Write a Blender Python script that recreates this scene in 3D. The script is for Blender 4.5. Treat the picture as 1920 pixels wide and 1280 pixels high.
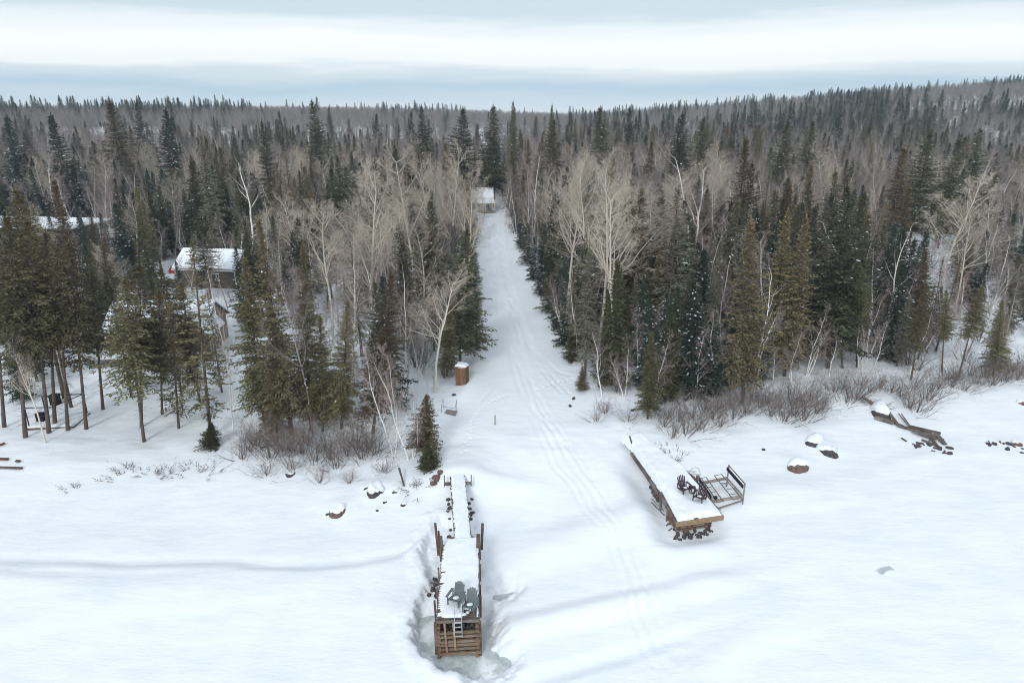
import bpy, bmesh, math, random
import numpy as np
from mathutils import Vector, Matrix, Euler

# ------------------------------------------------------------------ scene, camera, sky, sun, exposure
scene = bpy.context.scene
for o in list(bpy.data.objects):
    bpy.data.objects.remove(o)
COL = scene.collection
R = math.radians

CAM_H, PITCH, FPX = 29.0, R(18.8), 1280.0          # drone height over the ice, downward tilt, focal length in photo pixels
cam_d = bpy.data.cameras.new('camera'); cam = bpy.data.objects.new('camera', cam_d); COL.objects.link(cam)
cam.location = (0, 0, CAM_H); cam.rotation_euler = (math.pi / 2 - PITCH, 0, 0)
cam_d.sensor_width = 36; cam_d.lens = 24; cam_d.clip_start = 0.5; cam_d.clip_end = 6000
scene.camera = cam

SUN_EL, SUN_AZ = R(32), R(196)                      # azimuth clockwise from +Y (behind and left of the camera)
world = bpy.data.worlds.new('World'); scene.world = world; world.use_nodes = True
def build_world():
    nt = world.node_tree; nt.nodes.clear(); N = nt.nodes.new; L = nt.links.new
    out = N('ShaderNodeOutputWorld'); bg = N('ShaderNodeBackground'); bg.inputs['Strength'].default_value = 0.1
    sky = N('ShaderNodeTexSky'); sky.sky_type = 'NISHITA'; sky.sun_disc = False
    sky.sun_elevation = SUN_EL; sky.sun_rotation = SUN_AZ
    tc = N('ShaderNodeTexCoord'); sep = N('ShaderNodeSeparateXYZ'); L(tc.outputs['Generated'], sep.inputs[0])
    # stratus sheets: long flat streaks, the same all round the sky
    mp = N('ShaderNodeMapping'); mp.inputs['Scale'].default_value = (2.6, 2.6, 22.0); mp.inputs['Location'].default_value = (3.1, 0.4, 0.3)
    L(tc.outputs['Generated'], mp.inputs[0])
    n1 = N('ShaderNodeTexNoise'); n1.inputs['Scale'].default_value = 1.0; n1.inputs['Detail'].default_value = 6; n1.inputs['Roughness'].default_value = .58
    L(mp.outputs[0], n1.inputs['Vector'])
    wz = N('ShaderNodeMath'); wz.operation = 'MULTIPLY_ADD'; wz.inputs[1].default_value = .060; L(n1.outputs['Fac'], wz.inputs[0])
    zz = N('ShaderNodeMath'); zz.operation = 'SUBTRACT'; L(sep.outputs['Z'], zz.inputs[0]); zz.inputs[1].default_value = .030
    L(zz.outputs[0], wz.inputs[2])
    mr = N('ShaderNodeMapRange'); mr.inputs['From Min'].default_value = 0; mr.inputs['From Max'].default_value = .25; L(wz.outputs[0], mr.inputs['Value'])
    cr = N('ShaderNodeValToRGB'); L(mr.outputs[0], cr.inputs[0])
    E = cr.color_ramp; E.interpolation = 'EASE'
    pts = [(0.0, (6.9, 7.9, 8.6)), (.06, (5.9, 7.2, 8.1)), (.115, (4.8, 6.5, 7.8)), (.17, (6.4, 7.4, 8.1)), (.235, (8.8, 9.3, 9.6)),
           (.315, (9.25, 9.6, 9.85)), (.40, (8.0, 8.65, 9.05)), (.49, (5.9, 6.9, 7.65)), (.68, (6.4, 7.2, 7.9)), (1.0, (7.4, 8.0, 8.5))]
    while len(E.elements) < len(pts): E.elements.new(.5)
    for e, (p, c) in zip(E.elements, pts): e.position = p; e.color = (c[0] / 10, c[1] / 10, c[2] / 10, 1)
    m10 = N('ShaderNodeVectorMath'); m10.operation = 'SCALE'; m10.inputs['Scale'].default_value = CLOUD; L(cr.outputs[0], m10.inputs[0])
    mx = N('ShaderNodeMix'); mx.data_type = 'RGBA'; mx.inputs['Factor'].default_value = .93
    L(sky.outputs[0], mx.inputs[6]); L(m10.outputs[0], mx.inputs[7])
    L(mx.outputs[2], bg.inputs[0]); L(bg.outputs[0], out.inputs[0])
CLOUD = 10.2
build_world()
sun_d = bpy.data.lights.new('sun', 'SUN'); sun_d.energy = 1.3; sun_d.angle = R(14); sun_d.color = (1, .97, .93)
sun = bpy.data.objects.new('sun', sun_d); COL.objects.link(sun); sun.location = (-40, -40, 80)
sdir = Vector((math.sin(SUN_AZ) * math.cos(SUN_EL), math.cos(SUN_AZ) * math.cos(SUN_EL), math.sin(SUN_EL)))
sun.rotation_euler = sdir.to_track_quat('Z', 'Y').to_euler()
vs = scene.view_settings; vs.view_transform = 'Standard'; vs.look = 'None'; vs.gamma = 1; vs.exposure = 0.19; vs.use_curve_mapping = False
scene.render.engine = 'CYCLES'
cy = scene.cycles; cy.max_bounces = 5; cy.diffuse_bounces = 3; cy.glossy_bounces = 2; cy.transmission_bounces = 2; cy.volume_bounces = 0
cy.use_denoising = True; cy.filter_width = 1.0; cy.caustics_reflective = False; cy.caustics_refractive = False

# ------------------------------------------------------------------ helpers: noise, survey, meshes
def smooth(a, b, x):
    t = np.clip((x - a) / (b - a), 0, 1); return t * t * (3 - 2 * t)
def _h(i, j, s):
    n = np.sin(i * 127.1 + j * 311.7 + s * 74.7) * 43758.5453
    return n - np.floor(n)
def vnoise(x, y, s=0):
    i = np.floor(x); j = np.floor(y); u = x - i; v = y - j
    u = u * u * u * (u * (u * 6 - 15) + 10); v = v * v * v * (v * (v * 6 - 15) + 10)
    a = _h(i, j, s); b = _h(i + 1, j, s); c = _h(i, j + 1, s); d = _h(i + 1, j + 1, s)
    return (a * (1 - u) + b * u) * (1 - v) + (c * (1 - u) + d * u) * v - .5
def fbm(x, y, s=0, o=4):
    r = 0; a = 1
    for k in range(o):
        r = r + a * vnoise(x, y, s + k * 7.3); x = x * 2.03 + 1.7; y = y * 2.03 - 2.1; a *= .5
    return r
CP, SP = math.cos(PITCH), math.sin(PITCH)
def ray(u, v):
    a = (u - 960) / FPX; b = (v - 640) / FPX
    return a, CP - b * SP, -(SP + b * CP)               # world x, y, z per unit depth
def P(u, v, z):                                        # photo pixel -> point at height z
    a, f, d = ray(u, v); t = (z - CAM_H) / d
    return Vector((a * t, f * t, z))
def at_y(u, v, y):                                     # photo pixel -> point at forward distance y
    a, f, d = ray(u, v); t = y / f
    return Vector((a * t, y, CAM_H + d * t))

def link(o, parent=None):
    COL.objects.link(o)
    if parent is not None: o.parent = parent
    return o
def tag(o, label=None, cat=None, group=None, kind=None):
    if label: o['label'] = label
    if cat: o['category'] = cat
    if group: o['group'] = group
    if kind: o['kind'] = kind
    return o
def empty(name, loc=(0, 0, 0), rz=0, label=None, cat=None, group=None):
    o = bpy.data.objects.new(name, None); o.empty_display_size = .2; link(o)
    o.location = loc; o.rotation_euler = (0, 0, rz)
    return tag(o, label, cat, group)
def mesh_from(name, V, T, mats, midx=None, tone=None, smooth_shade=False, attr='tone'):
    V = np.asarray(V, np.float32); T = np.asarray(T, np.int32); k = T.shape[1]
    me = bpy.data.meshes.new(name)
    me.vertices.add(len(V)); me.vertices.foreach_set('co', V.ravel())
    me.loops.add(T.size); me.loops.foreach_set('vertex_index', T.ravel())
    me.polygons.add(len(T)); me.polygons.foreach_set('loop_start', np.arange(0, T.size, k, dtype=np.int32))
    for m in mats: me.materials.append(m)
    if midx is not None: me.polygons.foreach_set('material_index', np.asarray(midx, np.int32))
    me.polygons.foreach_set('use_smooth', np.full(len(T), smooth_shade))
    if tone is not None:
        a = me.attributes.new(attr, 'FLOAT', 'FACE'); a.data.foreach_set('value', np.asarray(tone, np.float32))
    me.update(calc_edges=True)
    return me

class MB:
    """collects simple solids, build() links them as one mesh object"""
    def __init__(s): s.v = []; s.f = []; s.m = []
    def add(s, vs_, fs, m=0):
        n = len(s.v); s.v += [tuple(p) for p in vs_]; s.f += [tuple(i + n for i in f) for f in fs]; s.m += [m] * len(fs); return s
    def box(s, c, d, rot=None, m=0):
        x, y, z = d[0] / 2, d[1] / 2, d[2] / 2; c = Vector(c)
        p = [Vector(q) for q in ((-x, -y, -z), (x, -y, -z), (x, y, -z), (-x, y, -z), (-x, -y, z), (x, -y, z), (x, y, z), (-x, y, z))]
        if rot is not None:
            M = Euler(rot).to_matrix(); p = [M @ q for q in p]
        return s.add([q + c for q in p], [(0, 3, 2, 1), (4, 5, 6, 7), (0, 1, 5, 4), (1, 2, 6, 5), (2, 3, 7, 6), (3, 0, 4, 7)], m)
    def beam(s, a, b, w, h, m=0, up=(0, 0, 1)):
        a = Vector(a); b = Vector(b); d = (b - a).normalized(); up = Vector(up)
        if abs(d.dot(up)) > .98: up = Vector((0, 1, 0))
        x = d.cross(up).normalized() * w / 2; y = x.cross(d).normalized() * h / 2
        p = [a - x - y, a + x - y, a + x + y, a - x + y, b - x - y, b + x - y, b + x + y, b - x + y]
        return s.add(p, [(0, 1, 2, 3), (7, 6, 5, 4), (0, 4, 5, 1), (1, 5, 6, 2), (2, 6, 7, 3), (3, 7, 4, 0)], m)
    def tube(s, pts, r, n=6, m=0, r1=None):
        pts = [Vector(p) for p in pts]; k = len(pts); vs_ = []; fs = []
        for i, p in enumerate(pts):
            d = (pts[min(i + 1, k - 1)] - pts[max(i - 1, 0)]).normalized()
            x = d.orthogonal().normalized() if i == 0 else (px - d * px.dot(d)).normalized()
            px = x; y = d.cross(x); rr = r if r1 is None else r + (r1 - r) * i / (k - 1)
            vs_ += [p + (x * math.cos(t) + y * math.sin(t)) * rr for t in [2 * math.pi * j / n for j in range(n)]]
        for i in range(k - 1):
            fs += [(i * n + j, i * n + (j + 1) % n, (i + 1) * n + (j + 1) % n, (i + 1) * n + j) for j in range(n)]
        fs += [tuple(range(n))[::-1], tuple((k - 1) * n + j for j in range(n))]
        return s.add(vs_, fs, m)
    def prism(s, poly, y0, y1, m=0):                    # polygon in xz extruded along y
        n = len(poly); a = [(x, y0, z) for x, z in poly]; b = [(x, y1, z) for x, z in poly]
        return s.add(a + b, [tuple(range(n)), tuple(range(2 * n - 1, n - 1, -1))] + [(i, i + n, (i + 1) % n + n, (i + 1) % n) for i in range(n)], m)
    def build(s, name, mats, parent=None, loc=None, smooth_shade=False, bevel=0):
        me = bpy.data.meshes.new(name); me.from_pydata(s.v, [], s.f)
        if not isinstance(mats, (list, tuple)): mats = [mats]
        for m in mats: me.materials.append(m)
        me.polygons.foreach_set('material_index', s.m)
        bm = bmesh.new(); bm.from_mesh(me); bmesh.ops.recalc_face_normals(bm, faces=bm.faces)
        if bevel: bmesh.ops.bevel(bm, geom=list(bm.edges), offset=bevel, segments=1, affect='EDGES')
        bm.to_mesh(me); bm.free()
        me.polygons.foreach_set('use_smooth', [smooth_shade] * len(me.polygons))
        o = link(bpy.data.objects.new(name, me), parent)
        if loc is not None: o.location = loc
        return o
def inst(name, me, parent=None, loc=(0, 0, 0), rot=(0, 0, 0), scl=(1, 1, 1)):
    o = link(bpy.data.objects.new(name, me), parent); o.location = loc; o.rotation_euler = rot; o.scale = scl; return o
def copy_tree(o, parent=None):
    c = o.copy(); COL.objects.link(c); c.parent = parent
    for ch in list(o.children): copy_tree(ch, c)
    return c

# ------------------------------------------------------------------ materials
def rgba(c): return (c[0], c[1], c[2], 1)
def new_mat(name, rough=.8):
    m = bpy.data.materials.new(name); m.use_nodes = True; b = m.node_tree.nodes['Principled BSDF']
    b.inputs['Roughness'].default_value = rough; b.inputs['Specular IOR Level'].default_value = .25
    return m, m.node_tree, b
def mixc(nt, fac, a, b, blend='MIX'):
    x = nt.nodes.new('ShaderNodeMix'); x.data_type = 'RGBA'; x.blend_type = blend
    for s_, v in ((0, fac), (6, a), (7, b)):
        if isinstance(v, (int, float)): x.inputs[s_].default_value = v
        elif isinstance(v, tuple): x.inputs[s_].default_value = rgba(v)
        else: nt.links.new(v, x.inputs[s_])
    return x.outputs[2]
def noise(nt, scale, detail=3, coord='Object', stretch=None, rough=.55):
    tc = nt.nodes.new('ShaderNodeTexCoord'); n = nt.nodes.new('ShaderNodeTexNoise')
    n.inputs['Scale'].default_value = scale; n.inputs['Detail'].default_value = detail; n.inputs['Roughness'].default_value = rough
    src = tc.outputs[coord]
    if stretch:
        mp = nt.nodes.new('ShaderNodeMapping'); mp.inputs['Scale'].default_value = stretch; nt.links.new(src, mp.inputs[0]); src = mp.outputs[0]
    nt.links.new(src, n.inputs['Vector']); return n.outputs['Fac']
def ramp(nt, fac, a, b):
    r = nt.nodes.new('ShaderNodeMapRange'); r.inputs['From Min'].default_value = a; r.inputs['From Max'].default_value = b
    nt.links.new(fac, r.inputs['Value']); return r.outputs[0]
def bump(nt, b, h, strength, dist):
    n = nt.nodes.new('ShaderNodeBump'); n.inputs['Strength'].default_value = strength; n.inputs['Distance'].default_value = dist
    nt.links.new(h, n.inputs['Height']); nt.links.new(n.outputs[0], b.inputs['Normal']); return n
def attr(nt, name):
    a = nt.nodes.new('ShaderNodeAttribute'); a.attribute_name = name; return a.outputs['Fac']
def obj_rand(nt): return nt.nodes.new('ShaderNodeObjectInfo').outputs['Random']

def m_plain(name, c, rough=.7, var=.25, scale=3.0, stretch=None, metal=0):
    m, nt, b = new_mat(name, rough); f = noise(nt, scale, 4, stretch=stretch)
    lo = tuple(x * (1 - var) for x in c); hi = tuple(min(1, x * (1 + var)) for x in c)
    nt.links.new(mixc(nt, ramp(nt, f, .3, .7), lo, hi), b.inputs['Base Color']); b.inputs['Metallic'].default_value = metal
    bump(nt, b, f, .3, .01)
    return m
def m_wood(name, c, stretch=(1, 14, 14), grey=.3, scale=2.5):
    m, nt, b = new_mat(name, .85)
    f = noise(nt, scale, 5, stretch=stretch); g = noise(nt, .9, 2)
    c2 = tuple(x * .45 for x in c); gr = (.30, .28, .26)
    col = mixc(nt, ramp(nt, f, .35, .7), c2, c); r = nt.nodes.new('ShaderNodeMath'); r.operation = 'MULTIPLY'; r.inputs[1].default_value = grey * 2
    nt.links.new(ramp(nt, g, .4, .75), r.inputs[0])
    col = mixc(nt, r.outputs[0], col, gr)
    h = nt.nodes.new('ShaderNodeHueSaturation'); nt.links.new(col, h.inputs['Color'])
    v = nt.nodes.new('ShaderNodeMapRange'); v.inputs['To Min'].default_value = .7; v.inputs['To Max'].default_value = 1.25
    nt.links.new(obj_rand(nt), v.inputs['Value']); nt.links.new(v.outputs[0], h.inputs['Value'])
    nt.links.new(h.outputs[0], b.inputs['Base Color']); bump(nt, b, f, .5, .01)
    return m
def m_snow(name, ground=False):
    m, nt, b = new_mat(name, .55); b.inputs['Specular IOR Level'].default_value = .2
    c1, c2 = (.81, .87, .935), (.86, .91, .955)
    f = noise(nt, .35 if ground else 2, 5)
    nt.links.new(mixc(nt, ramp(nt, f, .35, .65), c1, c2), b.inputs['Base Color'])
    if ground:
        a = noise(nt, 1.0, 6, stretch=(.45, 1.3, 1), rough=.6); c = noise(nt, 7.0, 4, stretch=(.5, 1.2, 1))
        s_ = nt.nodes.new('ShaderNodeMath'); s_.operation = 'MULTIPLY_ADD'; s_.inputs[1].default_value = .16; nt.links.new(c, s_.inputs[0]); nt.links.new(a, s_.inputs[2])
        bump(nt, b, s_.outputs[0], .42, .2)
    else: bump(nt, b, noise(nt, 6, 4), .4, .04)
    return m
def m_leaf(name, c1, c2, tip=None, varv=.35, snow=0):
    m, nt, b = new_mat(name, .75); t = attr(nt, 'tone')
    col = mixc(nt, t, c1, c2)
    if tip:                                             # cone-laden, rusty upper crown
        h = attr(nt, 'high'); n = noise(nt, .9, 2)
        k = nt.nodes.new('ShaderNodeMath'); k.operation = 'MULTIPLY'; nt.links.new(h, k.inputs[0]); nt.links.new(ramp(nt, n, .42, .75), k.inputs[1])
        col = mixc(nt, k.outputs[0], col, tip)
    h = nt.nodes.new('ShaderNodeHueSaturation'); nt.links.new(col, h.inputs['Color'])
    v = nt.nodes.new('ShaderNodeMapRange'); v.inputs['To Min'].default_value = 1 - varv; v.inputs['To Max'].default_value = 1 + varv
    rr = obj_rand(nt); nt.links.new(rr, v.inputs['Value']); nt.links.new(v.outputs[0], h.inputs['Value'])
    v2 = nt.nodes.new('ShaderNodeMapRange'); v2.inputs['To Min'].default_value = .485; v2.inputs['To Max'].default_value = .515
    fr = nt.nodes.new('ShaderNodeMath'); fr.operation = 'MULTIPLY'; fr.inputs[1].default_value = 7.31; nt.links.new(rr, fr.inputs[0])
    f2 = nt.nodes.new('ShaderNodeMath'); f2.operation = 'FRACT'; nt.links.new(fr.outputs[0], f2.inputs[0])
    nt.links.new(f2.outputs[0], v2.inputs['Value']); nt.links.new(v2.outputs[0], h.inputs['Hue'])
    nt.links.new(h.outputs[0], b.inputs['Base Color']); return m
def m_bark(name, thick, knot, twig, knot_at=.62):
    """bark by thickness: pale marked trunk, coloured twigs"""
    m, nt, b = new_mat(name, .85); t = attr(nt, 'tone')
    n = noise(nt, 2.2, 5, stretch=(1.6, 1.6, 3.2), rough=.65)
    tr = mixc(nt, ramp(nt, n, knot_at - .05, knot_at + .04), thick, knot)
    tw = mixc(nt, obj_rand(nt), tuple(x * .8 for x in twig), tuple(x * 1.25 for x in twig))
    nt.links.new(mixc(nt, t, tw, tr), b.inputs['Base Color']); return m

SNOW_G = m_snow('snow_ground', True)
SNOW = m_snow('snow_cap')
M = dict(
    trunk=m_plain('conifer_bark', (.115, .09, .075), .9, .4, 3, (1, 1, .25)),
    spruce=m_leaf('spruce_needles', (.072, .070, .038), (.225, .200, .112), tip=(.23, .155, .075), varv=.45),
    spruce_b=m_leaf('brown_spruce_needles', (.075, .064, .040), (.175, .138, .085), tip=(.21, .125, .065)),
    lichen=m_leaf('lichen_spruce_needles', (.09, .09, .066), (.34, .32, .25)),
    fir=m_leaf('fir_needles', (.022, .040, .033), (.064, .094, .071), varv=.35),
    spruce_d=m_leaf('dark_spruce_needles', (.040, .050, .030), (.145, .145, .085), varv=.45),
    aspen=m_bark('aspen_bark', (.66, .62, .54), (.17, .15, .12), (.45, .40, .33), .68),
    birch=m_bark('birch_bark', (.84, .82, .80), (.20, .17, .15), (.34, .28, .265), .68),
    grey=m_bark('grey_bark', (.40, .37, .34), (.16, .14, .12), (.22, .20, .19)),
    shrub=m_bark('shrub_bark', (.165, .135, .12), (.09, .075, .066), (.215, .18, .165)),
    crib=m_wood('crib_timber', (.28, .19, .12), (1.2, 9, 9), .3),
    crib_end=m_wood('crib_side_timber', (.24, .15, .09), (9, 1.2, 9), .15),
    plank=m_wood('deck_plank', (.13, .105, .09), (1.2, 10, 10), .3),
    brown=m_wood('brown_board', (.145, .09, .066), (9, 9, 1.2), .25),
    newwood=m_wood('fresh_board', (.42, .29, .18), (1.0, 10, 10), .12),
    grey_wood=m_wood('weathered_wood', (.16, .13, .11), (10, 1.2, 10), .35),
    stone=m_plain('dark_stone', (.075, .068, .070), .85, .6, 9),
    redstone=m_plain('red_brown_stone', (.155, .105, .085), .85, .4, 4),
    chair_g=m_plain('grey_green_paint', (.135, .165, .172), .55, .12, 6),
    chair_p=m_plain('plum_paint', (.055, .035, .05), .5, .15, 6),
    steel=m_plain('galvanised_tube', (.25, .24, .22), .5, .2, 5, metal=.4),
    beamtan=m_plain('painted_steel_beam', (.30, .26, .21), .6, .25, 4),
    alu=m_plain('aluminium', (.62, .63, .64), .35, .08, 6, metal=.5),
    black=m_plain('black_carpet', (.02, .02, .028), .9, .2, 8),
    shed=m_wood('shed_board', (.27, .15, .085), (9, 9, 1.0), .08),
    wall_b=m_plain('brown_siding', (.125, .10, .088), .8, .12, 8, (.1, .1, 8)),
    wall_t=m_plain('tan_siding', (.27, .215, .165), .8, .12, 8, (.1, .1, 8)),
    wall_g=m_plain('grey_metal_siding', (.40, .41, .42), .6, .1, 8, (8, 8, .1)),
    wall_d=m_plain('dark_siding', (.08, .07, .065), .8, .2, 6),
    wall_bl=m_plain('blue_grey_siding', (.36, .43, .46), .7, .15, 8, (.1, .1, 8)),
    trim=m_plain('white_trim', (.72, .72, .70), .6, .06, 5),
    dark=m_plain('dark_opening', (.02, .02, .02), .9, .2, 5),
    red=m_plain('red_paint', (.42, .05, .03), .5, .15, 5),
    rust=m_wood('rusty_board', (.24, .085, .05), (1, 9, 9), .1),
    yellow=m_plain('yellow_board', (.50, .34, .10), .7, .1, 5),
    tarp=m_plain('grey_tarp', (.33, .34, .36), .7, .2, 3),
    blue=m_plain('blue_tarp', (.05, .09, .15), .6, .15, 3),
    rubber=m_plain('rubber', (.03, .03, .03), .9, .2, 5),
)
def m_glass():
    m, nt, b = new_mat('window_glass', .08); b.inputs['Base Color'].default_value = (.10, .14, .16, 1); b.inputs['Specular IOR Level'].default_value = .6; return m
M['glass'] = m_glass()
def m_ice():
    m, nt, b = new_mat('lake_ice', .32); n = noise(nt, .55, 5); n2 = noise(nt, 3.2, 4)
    col = mixc(nt, ramp(nt, n2, .3, .7), (.37, .44, .45), (.56, .615, .625))
    v = nt.nodes.new('ShaderNodeTexVoronoi'); v.feature = 'DISTANCE_TO_EDGE'; v.inputs['Scale'].default_value = .33
    tc = nt.nodes.new('ShaderNodeTexCoord'); wn = nt.nodes.new('ShaderNodeTexNoise'); wn.inputs['Scale'].default_value = 1.4; wn.inputs['Detail'].default_value = 4
    nt.links.new(tc.outputs['Object'], wn.inputs['Vector'])
    mv = nt.nodes.new('ShaderNodeMix'); mv.data_type = 'VECTOR'; mv.inputs[0].default_value = .5
    nt.links.new(tc.outputs['Object'], mv.inputs[4]); nt.links.new(wn.outputs['Color'], mv.inputs[5]); nt.links.new(mv.outputs[1], v.inputs['Vector'])
    col = mixc(nt, ramp(nt, v.outputs['Distance'], .02, .0), col, (.62, .68, .70))
    col = mixc(nt, ramp(nt, n, .47, .60), col, (.80, .84, .87))
    nt.links.new(col, b.inputs['Base Color']); bump(nt, b, n2, .25, .05); return m
M['ice'] = m_ice()

# ------------------------------------------------------------------ terrain
def shore(x): return np.interp(x, [-300, -60, -45, -5, 2, 10, 16, 50, 90, 300], [46, 50, 50.5, 48.5, 50, 53, 56, 66, 76, 130])
TL_Y = [55, 60, 66, 88, 120, 149, 178, 196]; TL_X = [-7.5, -6, -4.6, -4.5, -6.3, -8.1, -9.2, -9.6]
TR_X = [9.5, 8.0, 6.7, 6.1, 3.8, .6, -2, -3]
def track_l(y): return np.interp(y, TL_Y, TL_X)
def track_r(y): return np.interp(y, TL_Y, TR_X)
def land0(x, y):
    ys = shore(x)
    z = 1.9 + .013 * np.clip(y - ys, 0, 400)
    A = 6.5 + 3.5 * smooth(60, -250, x) - 3 * np.exp(-((x - 60) / 80) ** 2)
    z = z + A * smooth(190, 460, y)
    z = z + 36 * smooth(30, 700, x) * smooth(230, 600, y)
    return z
def seg_dist(x, y, pts):
    best = np.full(x.shape, 1e9)
    for (ax, ay), (bx, by) in zip(pts[:-1], pts[1:]):
        dx, dy = bx - ax, by - ay; L2 = dx * dx + dy * dy + 1e-9
        t = np.clip(((x - ax) * dx + (y - ay) * dy) / L2, 0, 1)
        best = np.minimum(best, np.hypot(x - ax - t * dx, y - ay - t * dy))
    return best
def poly_sd(x, y, poly):
    d = seg_dist(x, y, poly + [poly[0]]); ins = np.zeros(x.shape, bool); n = len(poly)
    for i in range(n):
        ax, ay = poly[i]; bx, by = poly[(i + 1) % n]
        c = ((ay > y) != (by > y)) & (x < (bx - ax) * (y - ay) / (by - ay + 1e-12) + ax); ins ^= c
    return np.where(ins, -d, d)
PIT = [tuple(P(u, v, .35)[:2]) for u, v in ((826, 985), (806, 1010), (790, 1045), (806, 1080), (812, 1108), (796, 1132), (784, 1158), (780, 1195), (794, 1230),
       (830, 1254), (880, 1258), (925, 1246), (936, 1232), (912, 1222), (900, 1190), (898, 1150), (896, 1100), (893, 1040), (888, 1000))]
PIT2 = [tuple(P(u, v, .4)[:2]) for u, v in ((912, 1106), (935, 1098), (955, 1104), (948, 1112), (925, 1118))]
D2 = [(11.35, 40.9), (14.95, 41.7), (14.3, 47.4), (12.6, 52.0), (9.9, 50.6), (11.1, 45.0)]        # outline of the second dock
RIDGE = [tuple(P(u, v, .8)[:2]) for u, v in ((-300, 1046), (0, 1050), (150, 1050), (230, 1056), (330, 1052), (440, 1050), (490, 1058), (600, 1060), (680, 1052), (760, 1034), (800, 1000))]
_t1 = [(905, 420), (912, 500), (930, 560), (945, 620), (965, 680), (985, 740), (1010, 790), (1045, 860), (1075, 905), (1110, 960), (1150, 1010), (1175, 1060), (1190, 1130), (1200, 1240)]
_t2 = [(938, 440), (950, 520), (975, 600), (1000, 655), (1040, 690), (1075, 700)]
_t3 = [(928, 430), (940, 520), (955, 590), (975, 660), (1000, 730), (1040, 800), (1085, 860), (1120, 920), (1160, 980), (1185, 1040), (1215, 1130), (1260, 1230)]
_t4 = [(918, 450), (925, 530), (940, 600), (975, 690), (1000, 760), (1050, 815), (1080, 870), (1100, 900)]
_t5 = [(950, 560), (985, 640), (1030, 700), (1060, 730)]
_t6 = [(925, 620), (932, 690), (925, 720), (900, 745), (880, 800)]
TRACKS = []
for t, offs in ((_t1, (-.32, .32, 1.0)), (_t2, (-.25, .25)), (_t3, (-.35, .35, -1.1)), (_t4, (0, .6)), (_t5, (-.3, .3)), (_t6, (0,))):
    g = [P(u, v, 1.2 if v > 860 else 2.3) for u, v in t]
    for k in offs: TRACKS.append([(p.x + k, p.y) for p in g])
HOLES = []
# boulders on the ice and shore: photo pixel of the foot, width and height in photo pixels, look, snow cap, seed
BOULD = [
    (632, 968, 44, 34, 'brown boulder with snow cap alone on the ice left of the dock', True, .5, 1), (614, 968, 13, 10, 'small dark stone touching the brown boulder', False, 0, 2),
    (704, 932, 46, 34, 'large dark boulder under a thick snow cap on the left shore', False, .6, 3), (686, 921, 14, 10, 'small dark rock left of the large snow capped boulder', False, 0, 4),
    (738, 926, 16, 10, 'dark rock peeking out right of the large snow capped boulder', False, .35, 5), (722, 944, 14, 9, 'dark rock below the large snow capped boulder', False, .35, 6), (708, 958, 10, 6, 'little rock lowest in the left shore group', False, .35, 7),
    (756, 948, 14, 8, 'half buried rock nearest the dock walkway', False, .35, 8), (672, 957, 8, 5, 'tiny rock right of the brown boulder', False, .35, 9), (545, 893, 26, 11, 'dark log shaped rock under the left shore shrubs', False, .35, 10), (705, 895, 16, 8, 'dark rock at the foot of the shrub thicket', False, .35, 11),
    (1500, 882, 42, 20, 'red brown flat boulder on the ice right of the boat lift', True, .45, 6), (1562, 857, 46, 30, 'big snow capped boulder with dark foot right of the second dock', False, .75, 7), (1528, 838, 44, 26, 'snow mound boulder behind the big capped one', False, .85, 8),
    (1432, 845, 9, 7, 'tiny dark stone on the snow between boat lift and shrubs', False, 0, 9), (1918, 760, 22, 16, 'boulder cut by the right edge with snow on top', True, .6, 10), (1652, 783, 50, 30, 'round snow domed boulder at the broken dock', False, .85, 12),
    (1908, 836, 26, 12, 'low red boulder among stones at the right edge', True, .2, 13), (1680, 678, 12, 12, 'dark stump like rock under the right birches', False, .5, 14)]
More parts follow.
